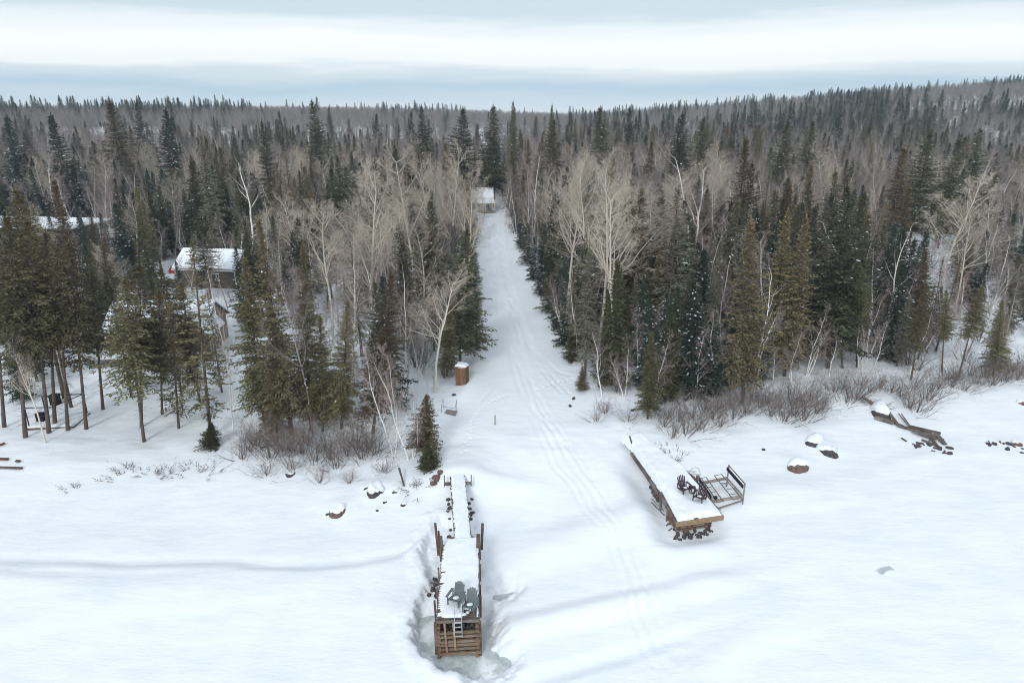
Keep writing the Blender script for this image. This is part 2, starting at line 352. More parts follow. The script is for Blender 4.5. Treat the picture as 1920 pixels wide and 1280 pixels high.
def ground(x, y):
    x = np.asarray(x, float); y = np.asarray(y, float); ys = shore(x)
    lake = .72 + .20 * fbm(x * .05, y * .09, 3) + .05 * fbm(x * .22 + .1 * y, y * .6, 9, 4)
    wx = x + 3 * fbm(x * .08, y * .08, 13, 2); wy_ = y + 2 * fbm(x * .06, y * .06, 14, 2)
    lake = lake + .16 * smooth(.72, 1.0, 1 - np.abs(2 * vnoise(wx * .045, wy_ * .16 - wx * .02, 15))) * (.3 + smooth(-.2, .3, fbm(x * .05, y * .07, 16, 2)))
    ld = land0(x, y) + .5 * fbm(x * .045, y * .045, 1) * smooth(0, 25, y - ys) + .30 * fbm(x * .25, y * .3, 5, 3)
    z = lake + (ld - lake) * smooth(-8.5, 3.5, y - ys)
    # drifts sweeping off the shore
    dr = smooth(0, 1, 1 - np.abs(y - 40 - .28 * (x - 6) - 2.5 * np.sin(x * .09)) / 3.2) * smooth(-4, 4, x) * smooth(30, 14, x)
    z = z + .5 * dr
    dr2 = smooth(0, 1, 1 - np.abs(y - 32.5 - .30 * (x - 2)) / 1.5) * smooth(-2.5, 1, x) * smooth(22, 6, x); z = z + .42 * dr2
    dr3 = smooth(0, 1, 1 - np.abs(y - 28.6 - .36 * (x - 2)) / 1.0) * smooth(-2.0, 1, x) * smooth(14, 6, x); z = z - .22 * dr3
    yr = np.interp(x, [p[0] for p in RIDGE], [p[1] for p in RIDGE]); w = smooth(-3.4, -6, x)
    z = z + w * (.34 * smooth(-.1, 1.2, yr - y) * smooth(9, 1, yr - y) - .10 * np.exp(-((y - yr - .35) / .5) ** 2))
    # mound where the walkway meets the shore
    z = z + .9 * np.exp(-(((x + 3.9) / 3.0) ** 2 + ((y - 47.2) / 2.4) ** 2)) + .35 * np.exp(-(((x + 1.5) / 4.5) ** 2 + ((y - 46.6) / 1.2) ** 2))
    # cleared track through the forest: flat middle, soft ploughed shoulders
    on = smooth(-1.2, 1.5, x - track_l(y)) * smooth(1.2, -1.5, x - track_r(y)) * smooth(52, 60, y) * smooth(197, 188, y)
    z = z + on * (land0(x, y) - .18 - z)
    sh = np.exp(-((x - track_l(y) - .6) / .9) ** 2) * smooth(58, 64, y) * smooth(190, 180, y); z = z + .35 * sh * (.6 + fbm(x * .2, y * .12, 21, 2))
    m = np.ones(x.shape, bool)
    b = (np.abs(x) < 28) & (y > 24) & (y < 200)
    if b.any():
        xb, yb = x[b], y[b]; q = np.zeros(xb.shape)
        wob = .12 * fbm(xb * .5, yb * .5, 31, 2)
        for k, t in enumerate(TRACKS if xb.size > 1 else ()):
            d = seg_dist(xb + wob, yb - wob, t); far = smooth(40, 120, yb)
            wd = .17 + .2 * far
            q += (-.048 * np.exp(-(d / wd) ** 2) + .020 * np.exp(-((d - wd * 2) / wd) ** 2)) * (1 + 1.2 * far) * (.55 + .9 * fbm(xb * .3, yb * .3, 50 + k, 2))
        z[b] += np.clip(q, -.14, .06) + .05 * fbm(xb * 1.6, yb * 1.1, 71, 3) * np.exp(-(seg_dist(xb, yb, TRACKS[6]) / 1.6) ** 2)
        n2 = fbm(xb * 1.7, yb * 1.7, 41, 3)
        sd = poly_sd(xb + .38 * n2 + .16 * fbm(xb * 4.2, yb * 4.2, 47, 2), yb + .38 * fbm(xb * 1.5 + 9, yb * 1.5, 43, 3) + .16 * fbm(xb * 4.2 + 5, yb * 4.2, 48, 2), PIT)
        left = smooth(-1.9, -3.2, xb) ; wdt = .42 + 1.5 * (1 - left)
        pit = smooth(0, 1, 1 - (sd + .1) / wdt) * (1 - .75 * (1 - left) * smooth(32.6, 34.6, yb))
        depth = -.10 + .22 * n2 + .5 * smooth(33.0, 34.6, yb)
        lip = .16 * np.exp(-((sd - wdt - .25) / .5) ** 2) * left
        z[b] = z[b] * (1 - pit) + np.minimum(depth, z[b]) * pit + lip
        sd2 = poly_sd(xb + .25 * n2, yb, PIT2); p2 = smooth(1.3, -.25, sd2 + .2 * n2); z[b] = z[b] * (1 - p2) + (.09 + .22 * n2) * p2
        sd3 = poly_sd(xb, yb, D2); mo = np.exp(-((sd3 - .25) / 1.0) ** 2) * smooth(52.5, 48, yb) * smooth(15.6, 13.4, xb)
        z[b] -= .45 * mo; z[b] += .22 * np.exp(-((sd3 - 2.2) / .9) ** 2) * smooth(52, 47, yb) * smooth(15.5, 13, xb)
        ins = smooth(.3, -.3, sd3); z[b] = z[b] * (1 - ins) + np.minimum(z[b], 1.0 + .06 * (yb - 41)) * ins
    for (hx, hy, r0, a) in HOLES:
        z = z + a * np.exp(-(((x - hx) ** 2 + (y - hy) ** 2) / r0 ** 2))
    return z
def gz(x, y): return float(ground(np.array([x], float), np.array([y], float))[0])
def G(u, v):                                           # photo pixel -> point on the snow
    a, f, d = ray(u, v); z = 1.5
    for _ in range(10):
        t = (z - CAM_H) / d; z = .5 * z + .5 * gz(a * t, f * t)
    t = (z - CAM_H) / d
    return Vector((a * t, f * t, z))

def axis(lo, hi, fine, d0, grow, lo_end, hi_end):
    mid = list(np.arange(lo, hi + 1e-6, fine)); a = []; s = fine; x = lo
    while x > lo_end: s = max(s * grow, d0); x -= s; a.append(x)
    b = []; s = fine; x = mid[-1]
    while x < hi_end: s = max(s * grow, d0); x += s; b.append(x)
    return np.array(a[::-1] + mid + b)
def build_ground():
    xs = axis(-10, 17, .13, .16, 1.045, -1150, 1150)
    ys_ = np.concatenate([np.arange(-60, 20, 4.0), np.arange(20, 26, .3), np.arange(26, 54, .13), np.arange(54, 72, .2), np.arange(72, 130, .45), np.arange(130, 215, 1.0),
                          np.arange(215, 700, 6.0), np.arange(700, 1300, 50.0)])
    X, Y = np.meshgrid(xs, ys_); Z = ground(X.ravel(), Y.ravel()); V = np.stack([X.ravel(), Y.ravel(), Z], 1)
    nx, ny = len(xs), len(ys_); i, j = np.meshgrid(np.arange(nx - 1), np.arange(ny - 1)); k = (j * nx + i).ravel()
    F = np.stack([k, k + 1, k + 1 + nx, k + nx], 1)
    # shared smooth normals
    gx = np.gradient(Z.reshape(ny, nx), xs, axis=1); gy = np.gradient(Z.reshape(ny, nx), ys_, axis=0)
    NR = np.stack([-gx.ravel(), -gy.ravel(), np.ones(nx * ny)], 1); NR /= np.linalg.norm(NR, axis=1)[:, None]
    c = V[F].mean(1); cx, cyy = c[:, 0], c[:, 1]
    lake = cyy < shore(cx) - 3
    trk = (~lake) & (cx > track_l(cyy)) & (cx < track_r(cyy)) & (cyy < 190)
    for name, sel in (('lake', lake), ('path', trk), ('ground', ~lake & ~trk)):
        f = F[sel]; u, inv = np.unique(f, return_inverse=True); f = inv.reshape(f.shape)
        me = mesh_from(name, V[u], f, [SNOW_G], smooth_shade=True)
        me.normals_split_custom_set_from_vertices([tuple(n) for n in NR[u]])
        tag(link(bpy.data.objects.new(name, me)), {'lake': 'snow covered frozen lake with wind drifts and a ring of open ice',
            'path': 'cleared snow track running straight through the forest to the lake', 'ground': 'snow covered forest floor and lake bank'}[name], None, None, 'structure')

for i, bo in enumerate(BOULD):                          # snow drifts up behind each boulder
    g = G(bo[0], bo[1]); Zd = g.y / ray(bo[0], bo[1])[1]; rx = bo[2] * Zd / FPX / 2; rz = bo[3] * Zd / FPX * .75
    BOULD[i] = bo + (g.x, g.y + rx * .6, g.z, rx, rz)
HOLES += [(b[8], b[9] + b[11] * .75, b[11] * 1.25, b[12] * (.32 if b[6] else .2)) for b in BOULD]
def prints(pts, n, seed):
    rp = random.Random(seed); g = [P(u, v, 2.2) for u, v in pts]
    for i in range(n):
        t = i / (n - 1) * (len(g) - 1); k = min(int(t), len(g) - 2); p = g[k].lerp(g[k + 1], t - k)
        HOLES.append((p.x + (.13 if i % 2 else -.13) + rp.uniform(-.05, .05), p.y + rp.uniform(-.06, .06), .15, -.10))
prints([(868, 850), (880, 805), (888, 780), (903, 758), (925, 745), (950, 735)], 34, 1); prints([(1010, 725), (1040, 712), (1070, 708)], 14, 2)
build_ground()
bm_ = MB(); _c = [(-8.2, 25.2), (1.2, 25.2), (1.2, 40.5), (-8.2, 40.5)]
bm_.add([(x, y, .06) for x, y in _c] + [(x, y, -.3) for x, y in _c], [(0, 1, 2, 3), (7, 6, 5, 4), (0, 4, 5, 1), (1, 5, 6, 2), (2, 6, 7, 3), (3, 7, 4, 0)])
tag(bm_.build('lake_ice', M['ice']), 'blue green lake ice bared around the crib dock', None, None, 'structure')

# ------------------------------------------------------------------ trees: shape generators
def norm(a): return a / (np.linalg.norm(a, axis=-1, keepdims=True) + 1e-9)
def tubes(P0, P1, R0, R1, sides):
    d = norm(P1 - P0); ref = np.where(np.abs(d[:, 2:3]) > .9, np.array([[1., 0, 0]]), np.array([[0, 0, 1.]]))
    x = norm(np.cross(d, ref)); y = np.cross(d, x); n = len(P0); V = np.zeros((n, 2 * sides, 3)); T = []
    for j in range(sides):
        a = 2 * math.pi * j / sides; o = x * math.cos(a) + y * math.sin(a)
        V[:, j] = P0 + o * R0[:, None]; V[:, sides + j] = P1 + o * R1[:, None]; k = (j + 1) % sides
        T += [(j, k, sides + k), (j, sides + k, sides + j)]
    T = np.array(T)[None] + (np.arange(n) * 2 * sides)[:, None, None]
    return V.reshape(-1, 3), T.reshape(-1, 3)
def cat(parts):
    V = []; T = []; A = []; n = 0
    for v, t, a in parts: V.append(v); T.append(t + n); A.append(a); n += len(v)
    return np.concatenate(V), np.concatenate(T), np.concatenate(A)

def conifer(seed, H=14., Rr=2.1, cb=.25, nb=190, lw=.27, ww=.10, sag=.5, thin=0., snow=0, top=.82, dead=24, full=.55, gap=0.):
    rg = np.random.default_rng(seed); A = []; D = []; Sd = []; Ln = []; Wd = []; Hi = []; SN = []; BR0 = []; BR1 = []; BRr = []
    ph = rg.uniform(0, 6.28, 4); la_, lb_ = rg.uniform(.12, .30), rg.uniform(.08, .22)
    for i in range(nb):
        t = min(.995, max(0, (i + rg.random()) / nb)) ** .92
        if rg.random() < gap * (1 - t): continue
        z = H * (cb + (.985 - cb) * t)
        L = Rr * ((1 - t) ** top * min(1, full + 2.5 * t)) * rg.uniform(.55, 1.15) + .10
        az = i * 2.39996 + rg.normal(0, .45); L *= 1 + la_ * math.sin(az + ph[0] + t * 5) + lb_ * math.sin(3 * az + ph[1] - t * 11) + .12 * math.sin(t * 26 + ph[2]); el = R(-14 + 62 * t ** 1.3) + rg.normal(0, .1)
        n = max(3, int(L / .16)); s = np.linspace(0, 1, n + 1)[1:]
        e = el - sag * s * (1 - .55 * s) * (1 - t * .7)
        hd = np.cumsum(np.cos(e)) * L / n; vd = np.cumsum(np.sin(e)) * L / n
        az2 = az + rg.normal(0, .06, n).cumsum()
        h = np.array([math.cos(az), math.sin(az), 0.])
        p = np.stack([np.cos(az2) * hd, np.sin(az2) * hd, z + vd], 1)
        d = np.stack([np.cos(az2) * np.cos(e), np.sin(az2) * np.cos(e), np.sin(e)], 1)
        perp = np.stack([-np.sin(az2), np.cos(az2), 0 * az2], 1)
        BR0.append([0, 0, z]); BR1.append(p[-1]); BRr.append(.012 + .008 * L)
        # spine tufts
        A.append(p - d * .1); D.append(d + rg.normal(0, .12, d.shape)); Ln.append(np.full(n, lw * (1 - .4 * t))); Wd.append(np.full(n, ww)); Hi.append(np.full(n, t))
        for sd in (-1, 1):
            tl = (.36 * L * (1 - s) ** .8 + .15 * (1 - .6 * t)) * rg.uniform(.6, 1.2, n)
            keep = rg.random(n) > thin
            td = norm(d * .62 + perp * sd * .8 + np.array([0, 0, -.16]) + rg.normal(0, .16, d.shape))
            k = np.maximum(1, np.ceil(tl / (lw * .75)).astype(int))
            for q in range(int(k.max())):
                m_ = keep & (k > q)
                if not m_.any(): continue
                b = p[m_] + td[m_] * (tl[m_] * q / k[m_])[:, None] + rg.normal(0, .02, (m_.sum(), 3))
                A.append(b); D.append(td[m_] + rg.normal(0, .28, (m_.sum(), 3)) + np.array([0, 0, -.05])); c = m_.sum()
                Ln.append(np.full(c, lw * (1 - .35 * t)) * rg.uniform(.75, 1.25, c)); Wd.append(np.full(c, ww) * rg.uniform(.7, 1.3, c)); Hi.append(np.full(c, t))
        if snow and rg.random() < snow and L > .4:
            for q in range(1 + (rg.random() < .5)):
                SN.append((p[rg.integers(max(0, n // 3), n)] + [0, 0, .06], rg.uniform(.05, .15) * min(1, .5 + L / 2), az))
    A.append(np.array([[0, 0, H * z_] for z_ in (.955, .965, .975, .985, .99)])); D.append(np.array([[.25, .1, 1], [-.2, .2, 1], [.1, -.25, 1], [-.1, -.1, 1], [0, 0, 1.]])); Ln.append(np.full(5, .5)); Wd.append(np.full(5, .09)); Hi.append(np.ones(5))
    A = np.concatenate(A); D = norm(np.concatenate(D)); Ln = np.concatenate(Ln)[:, None]; Wd = np.concatenate(Wd)[:, None]; Hi = np.concatenate(Hi); n = len(A)
    up = norm(np.array([[0, 0, 1.]]) + rg.normal(0, .75, (n, 3))); S = norm(np.cross(D, up))
    V = np.stack([A, A + D * Ln * .45 + S * Wd * .5, A + D * Ln, A + D * Ln * .45 - S * Wd * .5], 1).reshape(-1, 3)
    k = (np.arange(n) * 4)[:, None]; T = np.concatenate([k + [[0, 1, 2]], k + [[0, 2, 3]]], 1).reshape(-1, 3)
    tone = np.repeat(np.clip(rg.normal(.5, .28, n), 0, 1), 2); high = np.repeat(np.clip((Hi - .45) / .5, 0, 1), 2)
    # trunk, whorl branches and dead lower twigs
    zs = np.linspace(0, H * .99, 9); wob = np.cumsum(rg.normal(0, .015, (9, 2)), 0) * 0
    C = np.concatenate([wob, zs[:, None]], 1); r = (H * .0082) * (1 - zs / H) ** .8 + .012; r[0] *= 1.2
    tv, tt = tubes(C[:-1], C[1:], r[:-1], r[1:], 7); parts = [(tv, tt, np.ones(len(tt)))]
    bv, bt = tubes(np.array(BR0), np.array(BR1), np.array(BRr), np.array(BRr) * .3, 3); parts.append((bv, bt, np.zeros(len(bt))))
    if dead:
        z = rg.uniform(.07 * H, max(cb, .12) * H * 1.3, dead); a = rg.uniform(0, 6.28, dead); L = rg.uniform(.3, 1.0, dead) * Rr * .6
        p0 = np.stack([0 * z, 0 * z, z], 1); p1 = p0 + np.stack([np.cos(a) * L, np.sin(a) * L, L * rg.uniform(-.5, .05, dead)], 1)
        v, t_ = tubes(p0, p1, np.full(dead, .016), np.full(dead, .005), 3); parts.append((v, t_, np.zeros(len(t_))))
    TV, TT, _ = cat(parts)
    sn = None
    if SN:
        oc = np.array([[1, 0, 0], [0, 1, 0], [-1, 0, 0], [0, -1, 0], [0, 0, 1], [0, 0, -.6]], float); of = np.array([(0, 1, 4), (1, 2, 4), (2, 3, 4), (3, 0, 4), (1, 0, 5), (2, 1, 5), (3, 2, 5), (0, 3, 5)])
        vv = []; ff = []
        for q, (c, s_, a) in enumerate(SN):
            ca, sa = math.cos(a), math.sin(a); w = oc * [s_ * 1.5, s_ * .75, s_ * .32] * rg.uniform(.7, 1.3, (6, 3))
            vv.append(np.stack([w[:, 0] * ca - w[:, 1] * sa, w[:, 0] * sa + w[:, 1] * ca, w[:, 2] - .25 * w[:, 0]], 1) + c); ff.append(of + 6 * q)
        sn = (np.concatenate(vv), np.concatenate(ff))
    return dict(H=H, trunk=(TV, TT), crown=(V, T, tone, high), snow=sn)

def grow(out, rd, p, d, L, r, lvl, c):
    ns = c['n'][lvl]; sg = L / ns
    for i in range(ns):
        w = c['w'][lvl]
        d = (d + Vector((rd.gauss(0, w), rd.gauss(0, w), rd.gauss(0, w) + c['up'][lvl]))).normalized(); q = p + d * sg
        t = (i + 1) / ns; r1 = r * (1 - .8 * t) if lvl else r * (1 - .86 * t ** 1.15)
        r0 = r * (1 - .8 * i / ns) if lvl else r * (1 - .86 * (i / ns) ** 1.15)
        out.append((p.x, p.y, p.z, q.x, q.y, q.z, max(r0, c['rmin']), max(r1, c['rmin'] * .6), lvl))
        p = q
        if lvl < c['max'] and t >= c['st'][lvl]:
            k = c['k'][lvl]; k = int(k) + (rd.random() < k - int(k))
            for _ in range(k):
                ax = d.cross(Vector((rd.gauss(0, 1), rd.gauss(0, 1), rd.gauss(0, 1)))).normalized()
                cd = Matrix.Rotation(R(rd.uniform(*c['ang'][lvl])), 3, ax) @ d
                u = (t - c['st'][lvl]) / (1 - c['st'][lvl] + 1e-6)
                grow(out, rd, p, cd, L * c['ra'][lvl] * (1 - c['dec'][lvl] * u) * rd.uniform(.65, 1.15), max(r1 * .8, r * .3) * c['rr'][lvl], lvl + 1, c)
CFG = dict(
    aspen=dict(H=20, r=.0108, n=(14, 5, 4, 2, 1), w=(.045, .12, .16, .2, .2), up=(.02, .11, .10, .07, .03), st=(.40, .2, .25, .5), k=(1.9, 1.7, 1.9, 3.4),
               ang=((28, 62), (25, 55), (25, 60), (25, 60)), ra=(.40, .5, .5, .62), dec=(.60, .5, .4, .2), rr=(.62, .6, .6, .6), max=4, rmin=.0072),
    birch=dict(H=15, r=.0080, n=(13, 5, 3, 2, 1), w=(.06, .12, .16, .2, .2), up=(.03, .12, .06, .0, -.05), st=(.3, .2, .3, .5), k=(1.7, 1.5, 1.7, 2.2),
               ang=((22, 48), (22, 50), (25, 55), (25, 60)), ra=(.34, .45, .5, .65), dec=(.6, .5, .4, .2), rr=(.55, .55, .6, .6), max=4, rmin=.006),
    snag=dict(H=15, r=.0105, n=(12, 5, 3, 2), w=(.07, .16, .2, .2), up=(.02, .07, .05, .03), st=(.3, .25, .35), k=(1.0, .9, 1.0),
               ang=((30, 65), (25, 60), (25, 60)), ra=(.36, .5, .5), dec=(.5, .4, .4), rr=(.62, .6, .6), max=3, rmin=.010),
    grey=dict(H=16, r=.0070, n=(11, 4, 3, 1), w=(.05, .12, .16, .2), up=(.03, .13, .08, .05), st=(.4, .2, .3), k=(2.2, 2.0, 2.6),
               ang=((20, 48), (20, 50), (25, 55)), ra=(.32, .5, .6), dec=(.55, .5, .3), rr=(.6, .6, .6), max=3, rmin=.011),
)
def bare(seed, kind, fork=1, lean=0.):
    rd = random.Random(seed); c = CFG[kind]; out = []
    for f in range(fork):
        a = rd.uniform(0, 6.28); sp = (.10 + .12 * rd.random()) if fork > 1 else 0.
        d = Vector((math.cos(a) * sp + lean, math.sin(a) * sp, 1)).normalized(); h = c['H'] * (1 if f == 0 else rd.uniform(.6, .95))
        grow(out, rd, Vector((math.cos(a) * .12 * (fork > 1), math.sin(a) * .12 * (fork > 1), -.15)), d, h, c['r'] * c['H'] * (1 if fork == 1 else .8), 0, c)
    S = np.array(out); H = S[:, 5].max(); thick = S[:, 6]
    tr = S[:, 8] <= 0; th = (thick > .022) & ~tr
    def mk(sel, sides):
        s = S[sel]
        if not len(s): return np.zeros((0, 3)), np.zeros((0, 3), int), np.zeros(0)
        v, t = tubes(s[:, :3], s[:, 3:6], s[:, 6], s[:, 7], sides); return v, t, np.repeat(np.clip((s[:, 6] - .012) / .02, 0, 1), 2 * sides)
    T0 = mk(tr, 7); C0 = cat([mk(th, 4), mk(~tr & ~th, 3)])
    return dict(H=float(H), trunk=T0, crown=C0, snow=None)
def shrub(seed, n=20, H=2.4, spread=.5, twigs=5):
    rd = random.Random(seed); out = []
    c = dict(n=(4, 3, 1), w=(.12, .18, .2), up=(.05, .06, .02), st=(.25, .4), k=(twigs / 3, 1.6), ang=((18, 45), (20, 50)), ra=(.42, .5), dec=(.4, .3), rr=(.6, .6), max=2, rmin=.006)
    for i in range(n):
        a = rd.uniform(0, 6.28); s = abs(rd.gauss(0, spread)); h = H * rd.uniform(.45, 1)
        grow(out, rd, Vector((math.cos(a) * s * .5, math.sin(a) * s * .5, -.1)), Vector((math.cos(a) * s, math.sin(a) * s, 1)).normalized(), h, .018, 0, c)
    S = np.array(out); tr = S[:, 8] == 0; R_ = []
    for sel, sd in ((tr, 4), (~tr, 3)):
        v, t = tubes(S[sel, :3], S[sel, 3:6], S[sel, 6], S[sel, 7], sd); R_.append((v, t, np.repeat(np.where(tr[sel], .9, .25), 2 * sd)))
    return dict(H=float(S[:, 5].max()), trunk=R_[0], crown=R_[1], snow=None)

PROTO = {}
def add_proto(kind, d, mat_t, mat_c):
    i = len(PROTO.setdefault(kind, [])); nm = f'{kind}_{i}'; e = dict(H=d['H'], data=d, mats=(mat_t, mat_c))
    tv = d['trunk']
    e['trunk'] = mesh_from(nm + '_trunk', tv[0], tv[1], [mat_t], tone=tv[2] if len(tv) > 2 else None, smooth_shade=True)
    c = d['crown']; e['crown'] = mesh_from(nm + '_crown', c[0], c[1], [mat_c], tone=c[2])
    if len(c) > 3:
        a = e['crown'].attributes.new('high', 'FLOAT', 'FACE'); a.data.foreach_set('value', c[3].astype(np.float32))
    e['snow'] = mesh_from(nm + '_snow', d['snow'][0], d['snow'][1], [SNOW], smooth_shade=True) if d['snow'] else None
    PROTO[kind].append(e)
def joined(e, name):
    d = e['data']; t = d['trunk']; c = d['crown']; parts = [(t[0], t[1], t[2] if len(t) > 2 else np.ones(len(t[1]))), (c[0], c[1], c[2])]; mid = [0] * len(t[1]) + [1] * len(c[1]); mats = [e['mats'][0], e['mats'][1]]
    hi = np.concatenate([np.zeros(len(t[1])), c[3] if len(c) > 3 else np.zeros(len(c[1]))])
    if d['snow']: parts.append((d['snow'][0], d['snow'][1], np.zeros(len(d['snow'][1])))); mid += [2] * len(d['snow'][1]); mats.append(SNOW); hi = np.concatenate([hi, np.zeros(len(d['snow'][1]))])
    V, T, A = cat(parts); me = mesh_from(name, V, T, mats, midx=mid, tone=A)
    a = me.attributes.new('high', 'FLOAT', 'FACE'); a.data.foreach_set('value', hi.astype(np.float32)); return me

for k in range(4): add_proto('spruce', conifer(10 + k, 15, 2.05 + .2 * (k % 2), .12, 300, full=.7, snow=.02), M['trunk'], M['spruce'])
for k in range(4): add_proto('tallspruce', conifer(20 + k, 16, 1.9 + .25 * (k % 2), .36 + .05 * k, 250, full=.6, dead=44, sag=.7, gap=.36, thin=.15), M['trunk'], M['spruce'])
for k in range(3): add_proto('brownspruce', conifer(30 + k, 15, 1.9, .14, 280, full=.7), M['trunk'], M['spruce_b'])
for k in range(3): add_proto('lichen', conifer(40 + k, 16, 2.0, .14, 240, thin=.25, sag=.75, lw=.34, ww=.07, gap=.15, snow=.02), M['trunk'], M['lichen'])
for k in range(5): add_proto('darkspruce', conifer(130 + k, 15, 2.2 + .3 * (k % 3), .10 + .03 * k, 290, full=.65, snow=.10, gap=.10 * (k % 3), sag=.45 + .1 * (k % 2)), M['trunk'], M['spruce_d'])
for k in range(5): add_proto('fir', conifer(50 + k, 11, 1.75 + .15 * (k % 2), .05, 250, sag=.35, snow=.32, top=.88, dead=8, full=.75), M['trunk'], M['fir'])
for k in range(2): add_proto('greenfir', conifer(56 + k, 11, 1.7, .06, 250, sag=.35, snow=.02, top=.88, dead=8, full=.75), M['trunk'], m_leaf('young_fir_needles_%d' % k, (.04, .05, .026), (.10, .105, .052), varv=.2))
for k in range(2): add_proto('sparse', conifer(60 + k, 16, 1.5, .12, 150, thin=.4, sag=.8, gap=.35, dead=50, ww=.11), M['trunk'], M['spruce'])
for k in range(5): add_proto('aspen', bare(70 + k, 'aspen'), M['aspen'], M['aspen'])
for k in range(4): add_proto('birch', bare(80 + k, 'birch', fork=(1, 2, 3, 1)[k]), M['birch'], M['birch'])
for k in range(3): add_proto('snag', bare(90 + k, 'snag', fork=(1, 1, 2)[k]), M['birch'], M['birch'])
for k in range(4): add_proto('grey', bare(100 + k, 'grey'), M['grey'], M['grey'])
for k in range(4): add_proto('shrub', shrub(110 + k, 13 + 3 * k, 3.0, .36 + .05 * k, 4), M['shrub'], M['shrub'])
for k in range(2): add_proto('sprig', shrub(120 + k, 12, .7, .7, 4), M['shrub'], M['shrub'])
KINDNAME = dict(spruce='spruce_tree', darkspruce='spruce_tree', tallspruce='spruce_tree', brownspruce='spruce_tree', lichen='lichen_spruce_tree', fir='fir_tree', greenfir='fir_tree', sparse='spruce_tree',
                aspen='aspen_tree', birch='birch_tree', snag='birch_tree', grey='bare_tree', shrub='shrub', sprig='shrub')
rnd = random.Random(5); TAKEN = []
def plant(kind, x, y, h, label, group, proto=None, lean=(0, 0), wide=1.0, z=None, cat_=None):
    ps = PROTO[kind]; e = ps[proto % len(ps)] if proto is not None else rnd.choice(ps); s = h / e['H']
    o = bpy.data.objects.new(KINDNAME[kind], None); COL.objects.link(o); o.empty_display_size = .3
    o.location = (x, y, (gz(x, y) if z is None else z) - .05); sxy = s * (max(1, (11 / h) ** .25))
    az = rnd.uniform(0, 6.28)
    q = Euler((0, 0, az)).to_matrix(); up = Vector((lean[0], lean[1], 1)).normalized()
    Lm = Vector((0, 0, 1)).rotation_difference(up).to_matrix(); o.rotation_euler = (Lm @ q).to_euler()
    o.scale = (sxy, sxy, s); tag(o, label, cat_ or ('shrub' if kind in ('shrub', 'sprig') else 'tree'), group)
    for nm in ('trunk', 'crown', 'snow'):
        if e[nm] is not None:
            c = bpy.data.objects.new('stems' if nm == 'trunk' and kind in ('shrub', 'sprig') else nm, e[nm]); COL.objects.link(c); c.parent = o
            if nm != 'trunk' or kind not in ('spruce', 'darkspruce', 'tallspruce', 'brownspruce', 'lichen', 'fir', 'greenfir', 'sparse'): c.scale = (wide, wide, 1)
            if nm == 'snow' or kind in ('shrub', 'sprig'): c['kind'] = 'stuff'
    TAKEN.append((x, y, kind)); return o
def tree_px(kind, top, base, label, group=None, proto=None, wide=1.0):
    """top: photo pixel of the tip; base: photo pixel of the foot, or the distance in metres"""
    if isinstance(base, tuple):
        b = G(*base); t = at_y(top[0], top[1], b.y)
    else:
        t = at_y(top[0], top[1], base); b = Vector((t.x, base, gz(t.x, base)))
    h = max(1.2, t.z - b.z); plant(kind, b.x, b.y, h, label, group, proto, ((t.x - b.x) / h, 0), wide)

